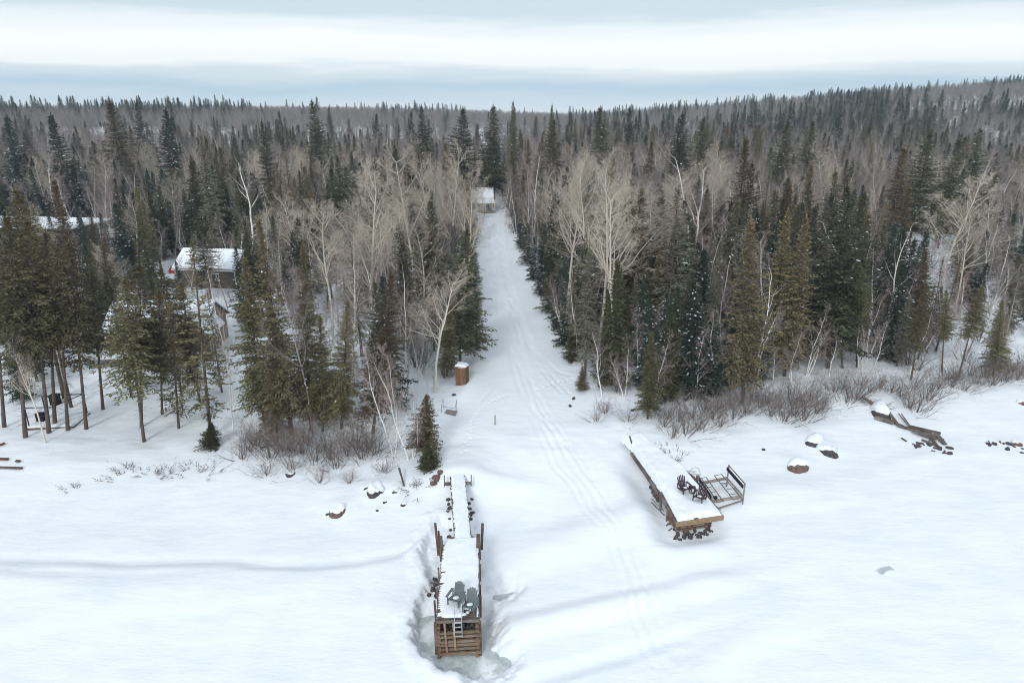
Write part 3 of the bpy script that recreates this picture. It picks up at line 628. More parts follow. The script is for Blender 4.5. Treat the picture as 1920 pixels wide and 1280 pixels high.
GF = 'trees along the lake shore'
HAND = [
    # left shore: high-crowned spruces around the swing platform
    ('tallspruce', (12, 395), (48, 820), 'high crowned spruce at the left edge with forked foot', 0, 1.2),
    ('tallspruce', (48, 405), (92, 812), 'high crowned spruce with pale straight trunk before the swing platform', 1, 1.1),
    ('tallspruce', (85, 425), (103, 797), 'slim high crowned spruce just behind the swing platform posts', 2, 1.0),
    ('tallspruce', (105, 455), (127, 806), 'high crowned spruce standing at the platform edge beside the bent frame bar', 3, 1.0),
    ('tallspruce', (127, 447), (162, 804), 'rusty topped spruce with bare trunk right of the swing platform', 0, 1.2),
    ('tallspruce', (168, 470), (193, 767), 'bare trunked spruce left of the deck posts of the cottage', 1, 1.0),
    ('tallspruce', (30, 350), 62, 'tall olive spruce rising behind the swing platform at left', 2, 1.2),
    ('tallspruce', (-20, 420), (8, 800), 'spruce cut by the left edge of the photo', 3, 1.1),
    ('brownspruce', (100, 335), 82, 'tall rusty spruce left of the flat roofed building', 0, 1.1),
    ('spruce', (45, 390), 76, 'broad olive spruce below the small snowy shed roof', 1, 1.1),
    ('tallspruce', (232, 515), (270, 828), 'leaning spruce with bent bare trunk in front of the deck', 0, 1.7),
    ('tallspruce', (262, 488), (265, 800), 'yellow topped spruce crossing behind the leaning spruce', 1, 1.6),
    ('tallspruce', (297, 540), (304, 776), 'dark spruce hiding the middle of the cottage deck', 0, 1.7),
    ('sparse', (318, 560), (335, 803), 'sparse spruce with drooping dead lower twigs by the deck', 0, 1.7),
    ('tallspruce', (300, 500), 62, 'dark crowned spruce between the leaning spruce and the ragged spruce', 1, 1.6),
    ('tallspruce', (338, 525), 61, 'small crowned spruce left of the ragged spruce', 0, 1.5),
    ('tallspruce', (205, 530), 62, 'slim spruce left of the leaning spruce', 2, 1.3),
    ('brownspruce', (285, 585), 66, 'low crowned spruce right against the deck railing', 2, 1.5),
    ('spruce', (345, 600), 64, 'dark spruce covering the gable wing of the tan cottage', 0, 1.3),
    ('fir', (215, 380), 108, 'black green fir left of the utility pole', 1, 1.6),
    ('spruce', (255, 350), 112, 'brownish spruce before the flat roofed building', 2, 1.3),
    ('tallspruce', (60, 440), 60, 'dense crowned spruce in the left corner stand, rear one', 1, 1.4),
    ('spruce', (8, 460), 66, 'low crowned spruce at the left edge behind the platform', 3, 1.4),
    ('sparse', (388, 545), 63, 'thin ragged spruce before the gable wing of the tan cottage', 0, 1.6),
    ('sparse', (360, 448), (395, 818), 'ragged spruce with low boughs in front of the gabled cottage', 1, 1.5),
    ('greenfir', (395, 790), (395, 838), 'small bushy fir at the foot of the ragged spruce', 0, 2.0),
    ('birch', (405, 560), (437, 803), 'white birch with twisted stem near the ragged spruce', 0, .8),
    ('birch', (397, 470), (438, 752), 'thin dark stemmed bare tree in front of the brown cottage wall', 3, .8),
    ('aspen', (15, 605), (86, 830), 'small pale yellow aspen leaning over the swing platform', 0, .8),
    # left of the dock
    ('spruce', (483, 405), (548, 815), 'tall spruce with dense pointed tip right of the brown cottage', 0, .9),
    ('spruce', (457, 478), (497, 800), 'broad spruce whose boughs reach the snow beside the brown cottage', 1, 1.15),
    ('spruce', (507, 625), (520, 822), 'dense dark spruce at the shrub bank below the tall pointed spruce', 2, 1.25),
    ('spruce', (567, 455), (583, 806), 'yellow green tipped spruce in the open stand left of the aspens', 3, .85),
    ('grey', (545, 440), (587, 813), 'slim grey bare tree leaning left among the shore spruces', 0, .7),
    ('spruce', (600, 590), (605, 808), 'bushy spruce pair behind the shore shrubs, left one', 1, 1.2),
    ('spruce', (652, 560), (640, 803), 'bushy spruce pair behind the shore shrubs, right one', 2, 1.2),
    ('brownspruce', (735, 505), (699, 812), 'brown spruce with thick bare foot above the driftwood', 0, 1.2),
    ('fir', (717, 515), 60, 'dark green spire shaped fir behind the yellow shore birch', 0, 1.1),
    ('birch', (735, 620), (739, 853), 'yellowish slender birch on the bank left of the dock', 1, 1.0),
    ('birch', (725, 640), (766, 862), 'white birch with crooked limbs leaning left by the dock', 0, 1.0),
    ('birch', (802, 715), (775, 857), 'young white birch leaning right beside the round conifer bush', 2, .9),
    ('brownspruce', (800, 738), (797, 852), 'squat brown spruce at the head of the dock path', 1, 2.1),
    ('greenfir', (803, 828), (803, 880), 'low round conifer bush beside the dock stones', 1, 2.0),
    ('aspen', (835, 485), (815, 735), 'wide spreading aspen with white trunk beside the small wooden outhouse', 1, 1.3),
    ('birch', (720, 490), (722, 680), 'straight thin white birch left of the spreading aspen', 3, .8),
    ('darkspruce', (876, 425), (862, 685), 'large dark spruce on the track edge behind the outhouse', 2, 1.3),
    ('fir', (888, 520), (884, 650), 'fir touching the left shoulder of the snow track beyond the outhouse', 1, 1.2),
    ('spruce', (845, 560), (838, 705), 'spruce directly left of the wooden outhouse', 3, 1.2),
    ('aspen', (677, 285), 76, 'tall twin topped aspen in the middle of the left stand', 2, 1.1),
    ('aspen', (600, 365), 80, 'crooked aspen with long limb reaching left over the spruces', 3, 1.0),
    ('aspen', (768, 262), 92, 'tallest straight aspen left of the snow track', 4, 1.0),
    ('aspen', (730, 345), 84, 'aspen with two rising limbs in the left stand', 0, .9),
    ('aspen', (845, 258), 100, 'aspen with rounded crown in front of the white cabin at the track end', 1, .9),
    ('aspen', (862, 300), 92, 'aspen leaning to the snow track below the white cabin', 2, .9),
    ('aspen', (800, 300), 106, 'aspen between the tallest one and the track', 3, .9),
    ('snag', (440, 275), 116, 'dead white birch with bare forked crown behind the brown cottage', 1, 1.1),
    ('lichen', (375, 250), 122, 'grey lichen hung spruce left of the dead white birch', 0, 1.1),
    ('lichen', (535, 285), 112, 'grey lichen hung spruce right of the dead white birch', 1, 1.1),
    ('darkspruce', (490, 225), 150, 'spire spruce with bare grey trunk above the dead birch', 2, .8),
    ('darkspruce', (585, 188), 190, 'large dark double spruce topping the left skyline', 0, 1.6),
    ('brownspruce', (205, 190), 175, 'broad yellow green spruce on the left skyline', 1, 2.0),
    ('darkspruce', (255, 188), 230, 'small dark spruce tip left on the skyline', 1, 1.0),
    ('fir', (310, 205), 170, 'dark pointed fir under the left skyline', 2, 1.2),
    ('fir', (95, 215), 160, 'dark fir near the left edge under the skyline', 3, 1.3),
    ('fir', (12, 218), 160, 'dark fir in the upper left corner of the forest', 0, 1.3),
    # middle skyline
    ('darkspruce', (790, 198), 200, 'lone spruce above the left aspens', 1, 1.2),
    ('darkspruce', (868, 202), 185, 'dark spruce cluster on the skyline left of the cabin, first', 2, 1.5),
    ('darkspruce', (925, 198), 190, 'dark spruce cluster above the cabin on the skyline', 3, 1.5),
    ('darkspruce', (962, 190), 215, 'slender skyline spruce above the snow track end', 0, .8),
    ('darkspruce', (1035, 196), 210, 'twin tipped skyline spruce right of the track end', 1, .8),
    ('brownspruce', (1038, 222), 165, 'bushy olive spruce right of the track end', 2, 1.5),
    ('darkspruce', (1125, 200), 200, 'ragged tall spruce on the skyline over the right aspens', 3, 1.5),
    ('darkspruce', (1180, 200), 230, 'pair of spruce tips on the skyline right of centre', 0, 1.3),
    # right of the track
    ('aspen', (1072, 282), 88, 'leftmost of the four pale aspens right of the snow track', 4, .95),
    ('aspen', (1108, 272), 86, 'second of the four pale aspens right of the snow track', 0, .95),
    ('aspen', (1160, 268), (1122, 660), 'third pale aspen right of the snow track with forked white trunk', 1, 1.0),
    ('aspen', (1222, 318), (1146, 690), 'fourth pale aspen leaning right away from the snow track', 2, .95),
    ('snag', (1308, 268), 96, 'white crowned bare birch right of the four aspens', 2, 1.3),
    ('birch', (990, 295), 128, 'slim white birch on the right edge of the track', 0, .8),
    ('birch', (1005, 255), 140, 'tall white birch behind the track edge firs', 3, .8),
    ('birch', (925, 255), 200, 'white birch clump behind the cabin', 1, .9),
    ('lichen', (1105, 462), (1097, 705), 'grey lichen spruce with bare lower boughs at the track mouth', 2, 1.1),
    ('greenfir', (1158, 488), (1146, 722), 'olive green spire fir beside the leaning aspen', 0, 1.2),
    ('birch', (1122, 560), (1118, 690), 'thin white birch in front of the lichen spruce', 0, .6),
    ('birch', (1178, 630), (1170, 745), 'small reddish birch clump at the right bank corner', 2, 1.1),
    ('spruce', (1092, 685), (1092, 732), 'little spruce on the right shoulder of the track mouth', 1, 1.5),
    ('spruce', (1222, 620), (1214, 785), 'small spruce with spreading low boughs nearest the second dock', 2, 1.3),
    ('greenfir', (1256, 568), (1258, 752), 'bright green fir behind the shrubs above the second dock', 1, 1.2),
    ('fir', (1300, 525), (1300, 745), 'dark green tall fir in the front row of the right stand', 2, 1.2),
    ('fir', (1338, 565), (1336, 735), 'black green fir beside the tall front row fir', 3, 1.2),
    ('lichen', (1272, 350), 72, 'tall grey lichen spruce towering over the front row firs', 0, 1.4),
    ('lichen', (1352, 448), 70, 'pale dead looking spruce between the firs and the rusty spruce', 1, 1.0),
    ('brownspruce', (1408, 412), (1392, 755), 'tall rusty topped spruce in the front row, right stand', 2, 1.3),
    ('brownspruce', (1400, 258), 105, 'reddish dying spruce standing high above the rusty spruce', 0, 1.1),
    ('lichen', (1445, 300), 112, 'lichen spruce beside the reddish dying spruce', 2, 1.0),
    ('snag', (1440, 470), 64, 'bare white limbed birch spreading right of the rusty spruce', 0, .9),
    ('snag', (1492, 588), (1422, 697), 'short white birch leaning right over the shore shrubs', 1, .9),
    ('spruce', (1478, 392), 70, 'olive spruce with slim tip behind the leaning white birch', 3, 1.1),
    ('spruce', (1512, 405), 68, 'olive spruce with broad skirt behind the leaning white birch', 0, 1.2),
    ('darkspruce', (1590, 345), (1552, 690), 'huge dark olive spruce mass in the right stand', 1, 1.45),
    ('tallspruce', (1560, 470), (1580, 690), 'bare footed spruce in front of the huge olive spruce', 2, 1.1),
    ('tallspruce', (1610, 480), (1607, 688), 'straight footed spruce right of the huge olive spruce', 3, 1.1),
    ('birch', (1622, 605), (1617, 695), 'young copper birch with two stems before the right stand', 1, .9),
    ('birch', (1675, 590), (1640, 685), 'young copper birch bending right before the right stand', 3, .9),
    ('snag', (1690, 390), 78, 'white skeletal birch in the middle of the right stand', 2, .9),
    ('snag', (1635, 420), 84, 'crooked white snag left of the skeletal birch', 0, .7),
    ('brownspruce', (1695, 275), 118, 'broad yellow topped spruce under the right hill', 1, 1.6),
    ('darkspruce', (1745, 245), 135, 'dark broad spruce behind the yellow topped one', 2, 1.7),
    ('darkspruce', (1800, 260), 135, 'dark spruce with stepped boughs below the hill', 3, 1.5),
    ('darkspruce', (1840, 240), 140, 'dark spruce crown near the right edge under the hill', 0, 1.5),
    ('darkspruce', (1478, 225), 165, 'dark pyramid spruce at the foot of the right hill, first', 1, 1.6),
    ('darkspruce', (1525, 225), 165, 'dark pyramid spruce at the foot of the right hill, second', 2, 1.4),
    ('darkspruce', (1280, 212), 170, 'dark spruce above the white crowned birch', 3, 1.4),
    ('darkspruce', (1320, 220), 175, 'double dark spruce above the white crowned birch', 0, 1.4),
    ('tallspruce', (1738, 530), (1708, 712), 'yellow green spruce with bare leaning foot on the right bank', 0, 1.2),
    ('birch', (1775, 560), (1705, 700), 'white birch leaning right through the yellow green spruce', 0, .8),
    ('tallspruce', (1775, 540), (1766, 697), 'thin spruce between the leaning birches on the right bank', 1, 1.0),
    ('tallspruce', (1842, 535), (1797, 707), 'dark spruce with long bare foot near the right edge', 2, 1.3),
    ('spruce', (1880, 560), (1862, 705), 'spruce at the right edge above the bank shrubs', 3, 1.3),
    ('spruce', (1828, 438), 92, 'olive spruce in the birch clearing near the right edge', 1, 1.0),
    ('aspen', (1812, 320), 96, 'yellow aspen leaning right in front of the tan cottage', 3, 1.2),
    ('aspen', (1835, 375), 90, 'second aspen leaning right below the yellow one', 1, .9),
    ('birch', (1865, 385), 100, 'white multi stemmed birch near the right edge', 2, 1.0),
    ('birch', (1905, 400), 88, 'white birch cut by the right edge', 1, 1.0),
    ('birch', (1850, 270), 150, 'purple twigged birch by the far right clearing', 3, 1.0),
    ('birch', (1755, 420), 84, 'white birch leaning right in front of the snowy clearing', 0, .9),
    ('birch', (1900, 545), (1865, 690), 'birch leaning right above the right bank shrubs', 1, .8),
]
EXTRA = [('birch', 640, 400, 70), ('birch', 690, 440, 66), ('birch', 745, 470, 68), ('aspen', 790, 420, 80), ('grey', 830, 400, 86), ('birch', 620, 480, 62), ('aspen', 705, 380, 90), ('grey', 655, 330, 100), ('birch', 880, 330, 120), ('birch', 950, 310, 150), ('birch', 968, 330, 140), ('grey', 1010, 340, 124), ('birch', 1040, 400, 110), ('grey', 1060, 370, 112),
         ('aspen', 1190, 330, 92), ('grey', 1240, 380, 86), ('aspen', 1275, 300, 108), ('birch', 1330, 380, 84), ('birch', 1370, 430, 76), ('birch', 1455, 420, 72), ('grey', 1530, 470, 70), ('birch', 1580, 430, 80), ('birch', 1660, 440, 76), ('birch', 1725, 430, 90), ('birch', 1780, 420, 86), ('aspen', 1880, 360, 104), ('birch', 1800, 470, 78), ('birch', 1830, 500, 74), ('birch', 1875, 480, 78),
         ('grey', 330, 330, 126), ('birch', 280, 340, 130), ('birch', 75, 260, 150), ('birch', 240, 300, 136), ('grey', 150, 280, 150), ('birch', 500, 380, 105), ('grey', 465, 420, 98), ('birch', 520, 420, 92), ('aspen', 560, 350, 104),
         ('birch', 1060, 470, 82), ('birch', 1085, 520, 72), ('birch', 1135, 600, 62), ('birch', 1200, 560, 66), ('birch', 1240, 610, 61), ('birch', 1285, 470, 74), ('birch', 1318, 600, 62), ('birch', 1362, 560, 64), ('birch', 1385, 620, 62), ('birch', 1440, 560, 65), ('birch', 1465, 640, 63), ('birch', 1500, 600, 66), ('birch', 1535, 560, 68), ('birch', 1570, 610, 68), ('birch', 1632, 560, 70), ('birch', 1655, 520, 74),
         ('birch', 1700, 500, 76), ('birch', 1745, 600, 70), ('birch', 1790, 580, 72), ('birch', 1815, 560, 75), ('birch', 1890, 600, 74), ('aspen', 1040, 330, 118), ('aspen', 1255, 330, 98), ('aspen', 1345, 310, 104), ('birch', 662, 560, 60), ('birch', 590, 560, 62), ('birch', 782, 560, 70), ('birch', 850, 450, 90), ('birch', 893, 318, 165), ('grey', 908, 330, 172), ('aspen', 820, 350, 96), ('grey', 755, 560, 64)]
EXL = dict(birch='white birch', grey='grey bare tree', aspen='tan aspen')
for i, (k, u, v, d) in enumerate(EXTRA):
    near = min(HAND, key=lambda q: abs(q[1][0] - u) + .3 * abs(q[1][1] - v)); w = near[3].replace(',', '').split()[:8]
    while w[-1] in ('of', 'the', 'in', 'a', 'with', 'by', 'at', 'to', 'on', 'over', 'and', 'before', 'behind', 'under', 'above', 'among', 'near', 'beside', 'between', 'from', 'right', 'left'): w.pop()
    tree_px(k, (u, v), d, f"{EXL[k]} rising just {'left' if u < near[1][0] else 'right'} of the {' '.join(w)}", 'bare trees standing among the spruces', i, 1.15)
EXB = {}
for o_ in COL.objects:
    if o_.get('group') == 'bare trees standing among the spruces': EXB.setdefault(o_['label'], []).append(o_)
for la, L_ in EXB.items():
    if len(L_) > 1:
        for i, o_ in enumerate(sorted(L_, key=lambda q: q.location.x / q.location.y)): o_['label'] = ('first ', 'second ', 'third ', 'fourth ')[i] + ' '.join(la.split()[:15])
for k, t, b, lab, pr, wd in HAND: tree_px(k, t, b, lab, None, pr, wd)
# young firs lining the right edge of the track
NTH = 'first second third fourth fifth sixth seventh eighth ninth tenth eleventh twelfth thirteenth fourteenth fifteenth sixteenth seventeenth eighteenth nineteenth twentieth twenty-first twenty-second twenty-third twenty-fourth twenty-fifth twenty-sixth'.split()
for i, (u, v, hh) in enumerate(((952, 402, 6.5), (958, 432, 6.5), (966, 462, 7), (978, 492, 7.5), (990, 520, 7), (1002, 550, 7), (1016, 582, 7.5), (1030, 612, 7), (1044, 645, 6.5), (1058, 675, 5))):
    b = G(u + 4, v + 4); plant('fir' if i % 3 else 'greenfir', b.x + .6, b.y, hh, f'{NTH[i]} young fir from the far end along the right edge of the snow track', 'young firs lining the right track edge', i, wide=1.25)
for i, (u, v, hh) in enumerate(((893, 470, 8), (897, 500, 9), (899, 535, 9), (901, 570, 8), (902, 605, 8), (900, 635, 7))):
    b = G(u - 8, v + 4); plant('fir' if i % 2 else 'spruce', b.x - .5, b.y, hh, f'{NTH[i]} conifer from the far end along the left edge of the snow track', 'conifers lining the left track edge', i, wide=1.2)

# shrubs
SH = [(455, 860, 2.2), (480, 835, 2.2), (505, 860, 2.6), (530, 845, 2.6), (548, 880, 2.0), (565, 850, 2.8), (590, 865, 2.6), (610, 845, 2.2), (630, 878, 2.2), (650, 855, 2.8), (680, 860, 2.8), (705, 850, 2.4), (600, 905, 1.4), (656, 905, 1.3), (500, 890, 1.4), (720, 885, 1.2),
      (1118, 790, 1.6), (1135, 775, 1.6), (1180, 790, 1.4), (1160, 735, 2.0), (1245, 800, 1.8), (1262, 820, 1.8), (1285, 815, 2.6), (1310, 805, 2.4), (1335, 785, 2.4), (1350, 800, 2.0), (1375, 785, 2.2), (1400, 775, 2.2), (1425, 765, 2.0), (1445, 780, 2.2),
      (1470, 790, 2.6), (1490, 780, 3.0), (1510, 788, 2.8), (1530, 775, 2.4), (1588, 755, 2.6), (1605, 748, 2.6), (1630, 735, 1.8), (1705, 765, 2.4), (1722, 772, 2.6), (1738, 750, 2.4), (1760, 728, 2.2), (1785, 725, 2.0), (1808, 732, 2.0), (1835, 720, 2.0), (1862, 722, 2.6), (1885, 715, 2.6), (1908, 712, 2.6)]
SH += [(u, v, h) for u, v, h in ((1233, 780, 1.6), (1252, 785, 1.8), (1272, 790, 2.2), (1298, 785, 2.2), (1322, 772, 2.2), (1345, 770, 2.0), (1368, 765, 2.2), (1392, 758, 2.0), (1412, 750, 2.0), (1438, 755, 2.2), (1461, 765, 2.4), (1482, 755, 2.4), (1503, 762, 2.6), (1522, 752, 2.4), (1542, 768, 2.0), (1565, 735, 2.0), (1582, 730, 2.0), (1615, 722, 1.8), (1650, 728, 1.8), (1672, 735, 2.0), (1690, 745, 2.2), (1715, 730, 2.2), (1745, 735, 2.0), (1775, 712, 2.0), (1795, 712, 2.0), (1820, 705, 2.2), (1848, 708, 2.2), (1875, 700, 2.4), (1898, 698, 2.4), (1915, 705, 2.4), (470, 845, 2.0), (515, 830, 2.4), (545, 850, 2.4), (575, 830, 2.4), (620, 862, 2.2), (665, 840, 2.4), (690, 842, 2.4))]
SHLAB = [(760, 'bare shrub in the thicket along the shore left of the dock', 'shore shrubs left of the dock'), (1220, 'bare shrub on the bank corner right of the snow track', 'shrubs at the bank corner'),
         (1460, 'bare red brown shrub on the bank behind the second dock', 'shrubs behind the second dock'), (1560, 'dense bare shrub leaning right on the shore beyond the second dock', 'dense shrubs beyond the second dock'),
         (1640, 'bare shrub beside the upper end of the broken dock', 'shrubs above the broken dock'), (1750, 'spreading bare shrub right of the broken dock', 'shrubs right of the broken dock'), (2000, 'bare shrub on the far right bank', 'shrubs on the far right bank')]
for i, (u, v, h) in enumerate(SH):
    b = G(u, v); la = next(x for x in SHLAB if u < x[0]); lo = max([0] + [x[0] for x in SHLAB if x[0] <= u]); od = NTH[sorted(q[0] for q in SH if lo <= q[0] < la[0]).index(u)]
    plant('shrub', b.x, b.y, h * 1.3, f'{od} from left, ' + la[1], la[2], i, lean=(.12 if u > 1200 else 0, -.08), wide=1.15)
for i, (u, v, h) in enumerate(((228, 890, .7), (240, 880, .6), (292, 892, .7), (305, 885, .6), (352, 882, .6), (380, 880, .6), (395, 882, .6), (140, 915, .5), (775, 910, .7), (785, 905, .6), (1255, 852, .8), (1265, 862, .7), (1640, 755, .8))):
    b = G(u, v); la = ('dry sprig poking through the snow on the left shore', 'dry sprigs on the left shore') if u < 500 else (('dry sprig by the driftwood stump near the dock', 'dry sprigs near the dock') if u < 900 else (('pale dry sprig on the snowy edge of the second dock', 'dry sprigs on the second dock') if u < 1500 else ('dry sprig above the broken dock', None)))
    plant('sprig', b.x, b.y, h, (NTH[sorted((140, 228, 240, 292, 305, 352, 380, 395).index(u) for _ in (0,))[0]] + ' from left, ' if u < 500 else '') + la[0], la[1], i)

# ------------------------------------------------------------------ the stand behind: individuals near, one mass far
BUILD = [(-47.5, 106, 9), (-36, 73, 9.5), (-93, 133, 16), (-99, 118, 7), (-8, 183, 8), (95, 152, 8), (-54.5, 111, 5)]
def free(x, y, r):
    if track_l(y) - 1.3 < x < track_r(y) + 1.3 and y < 200: return False
    for bx, by, br in BUILD:
        if (x - bx) ** 2 + (y - by) ** 2 < br * br: return False
    return True
rg = np.random.default_rng(77)
CELL = {}
def far_enough(x, y, r):
    i, j = int(x // 4), int(y // 4)
    for a in range(i - 1, i + 2):
        for b in range(j - 1, j + 2):
            for (px, py, pr) in CELL.get((a, b), ()):
                if (x - px) ** 2 + (y - py) ** 2 < (r + pr) ** 2 / 4: return False
    return True
def occupy(x, y, r): CELL.setdefault((int(x // 4), int(y // 4)), []).append((x, y, r))
for x, y, k in TAKEN: occupy(x, y, 1.2 if k in ('shrub', 'sprig') else 2.2)
FILL = []
N_TRY = 60000
yy = 56 + (rg.random(N_TRY) ** .62) * 270; xx = (rg.random(N_TRY) * 2 - 1) * (yy * .82 + 8); uu = rg.random((N_TRY, 4))
cl = fbm(xx * .03, yy * .03, 55, 3); cl2 = fbm(xx * .05 + 40, yy * .05, 66, 3)
for i in range(N_TRY):
    x, y = float(xx[i]), float(yy[i]); ys = float(shore(x)); q = uu[i]
    if y < ys + 7: continue
    left_clear = (-80 < x < -17.5 and y < 122) and not (x > -22 and y > 84)
    right_clear = (52 < x < 110 and 76 < y < 150 and x > .42 * y)
    if left_clear and q[0] > .10 + (.5 if y > 100 else 0) * .3: continue
    if right_clear and q[0] > .12: continue
    if (95 < y < 150 and abs(x / y - .614) < .05) or (200 < y < 320 and x > .74 * y): continue
    dens = 1.9 if (y < 112 and x > 4 and not right_clear) else 2.3 if y < 112 else 2.7 if y < 220 else 3.1
    if not free(x, y, 1): continue
    rad = dens * (.8 + .4 * q[1])
    if not far_enough(x, y, rad): continue
    bare_p = (.36 if y < 130 else .44) + .9 * float(cl[i]) + (.10 if y > 150 else 0) + (.14 if y > 200 else 0) + (.25 if right_clear else 0)
    if x > 0 and y < 190: bare_p -= .08
    if left_clear: bare_p = .5
    if q[2] < bare_p:
        k = 'birch' if q[3] < .45 else ('grey' if q[3] < .86 or y > 190 else 'aspen'); h = 10 + 7 * q[1] + 2 * (k == 'aspen')
        if y < 75: h = 6 + 6 * q[1]
    else:
        r_ = q[3] + .5 * float(cl2[i])
        k = 'fir' if r_ < .42 else 'darkspruce' if r_ < .68 else 'spruce' if r_ < .80 else 'brownspruce' if r_ < .88 else 'lichen' if r_ < .95 else 'sparse'
        h = (7 + 8 * q[1]) if k == 'fir' else 10 + 9 * q[1] ** 1.3
        if y < 75 and x > 0: h *= .8
    if left_clear: h *= .75
    if right_clear: h *= .75
    if k in ('birch', 'grey', 'aspen') and abs(x - (track_l(y) + track_r(y)) / 2) < 9: h *= .8
    occupy(x, y, rad); FILL.append((k, x, y, h))
FILL.sort(key=lambda t: t[2])
ORD = {}
SMALL = {'of', 'the', 'in', 'a', 'with', 'by', 'at', 'to', 'on', 'over', 'and', 'right', 'left', 'before', 'behind', 'under', 'above', 'among', 'near', 'beside', 'between', 'from'}
def short(l):
    w = l.replace(',', '').split()[:8]
    while w[-1] in SMALL: w.pop()
    return ' '.join(w)
MARKS = [(short(o_['label']), o_.location.x, o_.location.y) for o_ in COL.objects if o_.get('category') == 'tree' and not o_.get('group')]
MARKS += [('brown sided cottage with snowy roof', -47.5, 106), ('long low flat roofed building', -95, 135), ('small shed at far left', -99, 118), ('white roofed cabin at the track end', -8, 184), ('tan cottage among birches at right', 94, 152)]
def where(x, y):
    bd = 1e9
    for la, mx, my in MARKS:
        d = ((x / y - mx / my) * 60) ** 2 + ((y - my) * .35) ** 2
        if d < bd: bd = d; m = (la, mx, my)
    la, mx, my = m; dx = (x / y - mx / my) * my
    if abs(dx) < 1.2: r_ = 'straight behind' if y > my else 'right in front of'
    else: r_ = ('behind and ' if y > my + 4 else 'before and ' if y < my - 4 else 'close ') + ('left of' if dx < 0 else 'right of')
    return r_, la
LOOK = dict(darkspruce='dark green spruce', fir='dark snow dusted fir', spruce='olive green spruce', brownspruce='rusty brown spruce', lichen='grey lichen hung spruce', sparse='thin ragged spruce', birch='bare white birch', grey='bare grey twigged tree', aspen='bare tan aspen')
CAPS = dict(fir_tree=240, spruce_tree=190, lichen_spruce_tree=60, birch_tree=170, bare_tree=150, aspen_tree=30); used = {}
REST = []; NEWT = []
for k, x, y, h in FILL:
    nm = KINDNAME[k]; vis = abs(x) < .76 * y
    if vis and used.get(nm, 0) < CAPS[nm] and y < 150:
        used[nm] = used.get(nm, 0) + 1; r_, la = where(x, y); lb_ = f'{LOOK[k]} {r_} the {la}'
        if len(lb_.split()) > 16: lb_ = f'{LOOK[k].split()[-1]} {r_} the {la}'
        if len(lb_.split()) > 16: lb_ = ' '.join(lb_.split()[:16])
        NEWT.append((lb_, h, plant(k, x, y, h, lb_, 'forest trees: ' + LOOK[k] + 's', wide=1.22 if k not in ('birch', 'aspen', 'grey') else 1.1, lean=(rnd.gauss(0, .03), rnd.gauss(0, .03)) if k not in ('birch', 'aspen') else (rnd.gauss(.03, .08), rnd.gauss(0, .05)))))
    else: REST.append((k, x, y, h))
by = {}
for lb_, h, o in NEWT: by.setdefault(lb_, []).append((h, o))
for lb_, L_ in by.items():                              # several of a kind beside the same neighbour: count them from the left
    if len(L_) < 2: continue
    L_.sort(key=lambda q: q[1].location.x / q[1].location.y)
    for i, (h, o) in enumerate(L_):
        w_ = lb_.split()
        o['label'] = f'{NTH[min(i, 19)]} ' + (lb_ if len(w_) <= 15 else ' '.join(w_[:15]))
# far forest beyond 300 m
M2 = 15000
y2 = 300 + (rg.random(M2)) ** .8 * 620; x2 = (rg.random(M2) * 2 - 1) * (y2 * .85); c2 = fbm(x2 * .012, y2 * .012, 88, 3); u2 = rg.random((M2, 3))
for i in range(M2):
    x, y = float(x2[i]), float(y2[i])
    con = .05 + 1.0 * c2[i] + (.20 if x > 120 else 0)
    if 330 < y < 380 and x > .75 * y: continue
    k = ('darkspruce' if u2[i, 1] < .6 else 'fir') if u2[i, 0] < con else 'grey'
    REST.append((k, x, y, (11 + 10 * u2[i, 2] ** 2) if k != 'grey' else 11 + 5 * u2[i, 2]))
# thicket of saplings on the forest floor
M3 = 5200
y3 = 60 + rg.random(M3) ** .7 * 190; x3 = (rg.random(M3) * 2 - 1) * (y3 * .8)
UND = []
for i in range(M3):
    x, y = float(x3[i]), float(y3[i])
    if y < shore(x) + 4 or not free(x, y, 1): continue
    if -80 < x < -17.5 and y < 122 and rg.random() < .9: continue
    if 52 < x < 110 and 76 < y < 150 and x > .42 * y and rg.random() < .9: continue
    UND.append(('shrub' if rg.random() < .45 else 'grey', x, y, rg.uniform(1.6, 3.2) if rg.random() < .6 else rg.uniform(3, 6)))

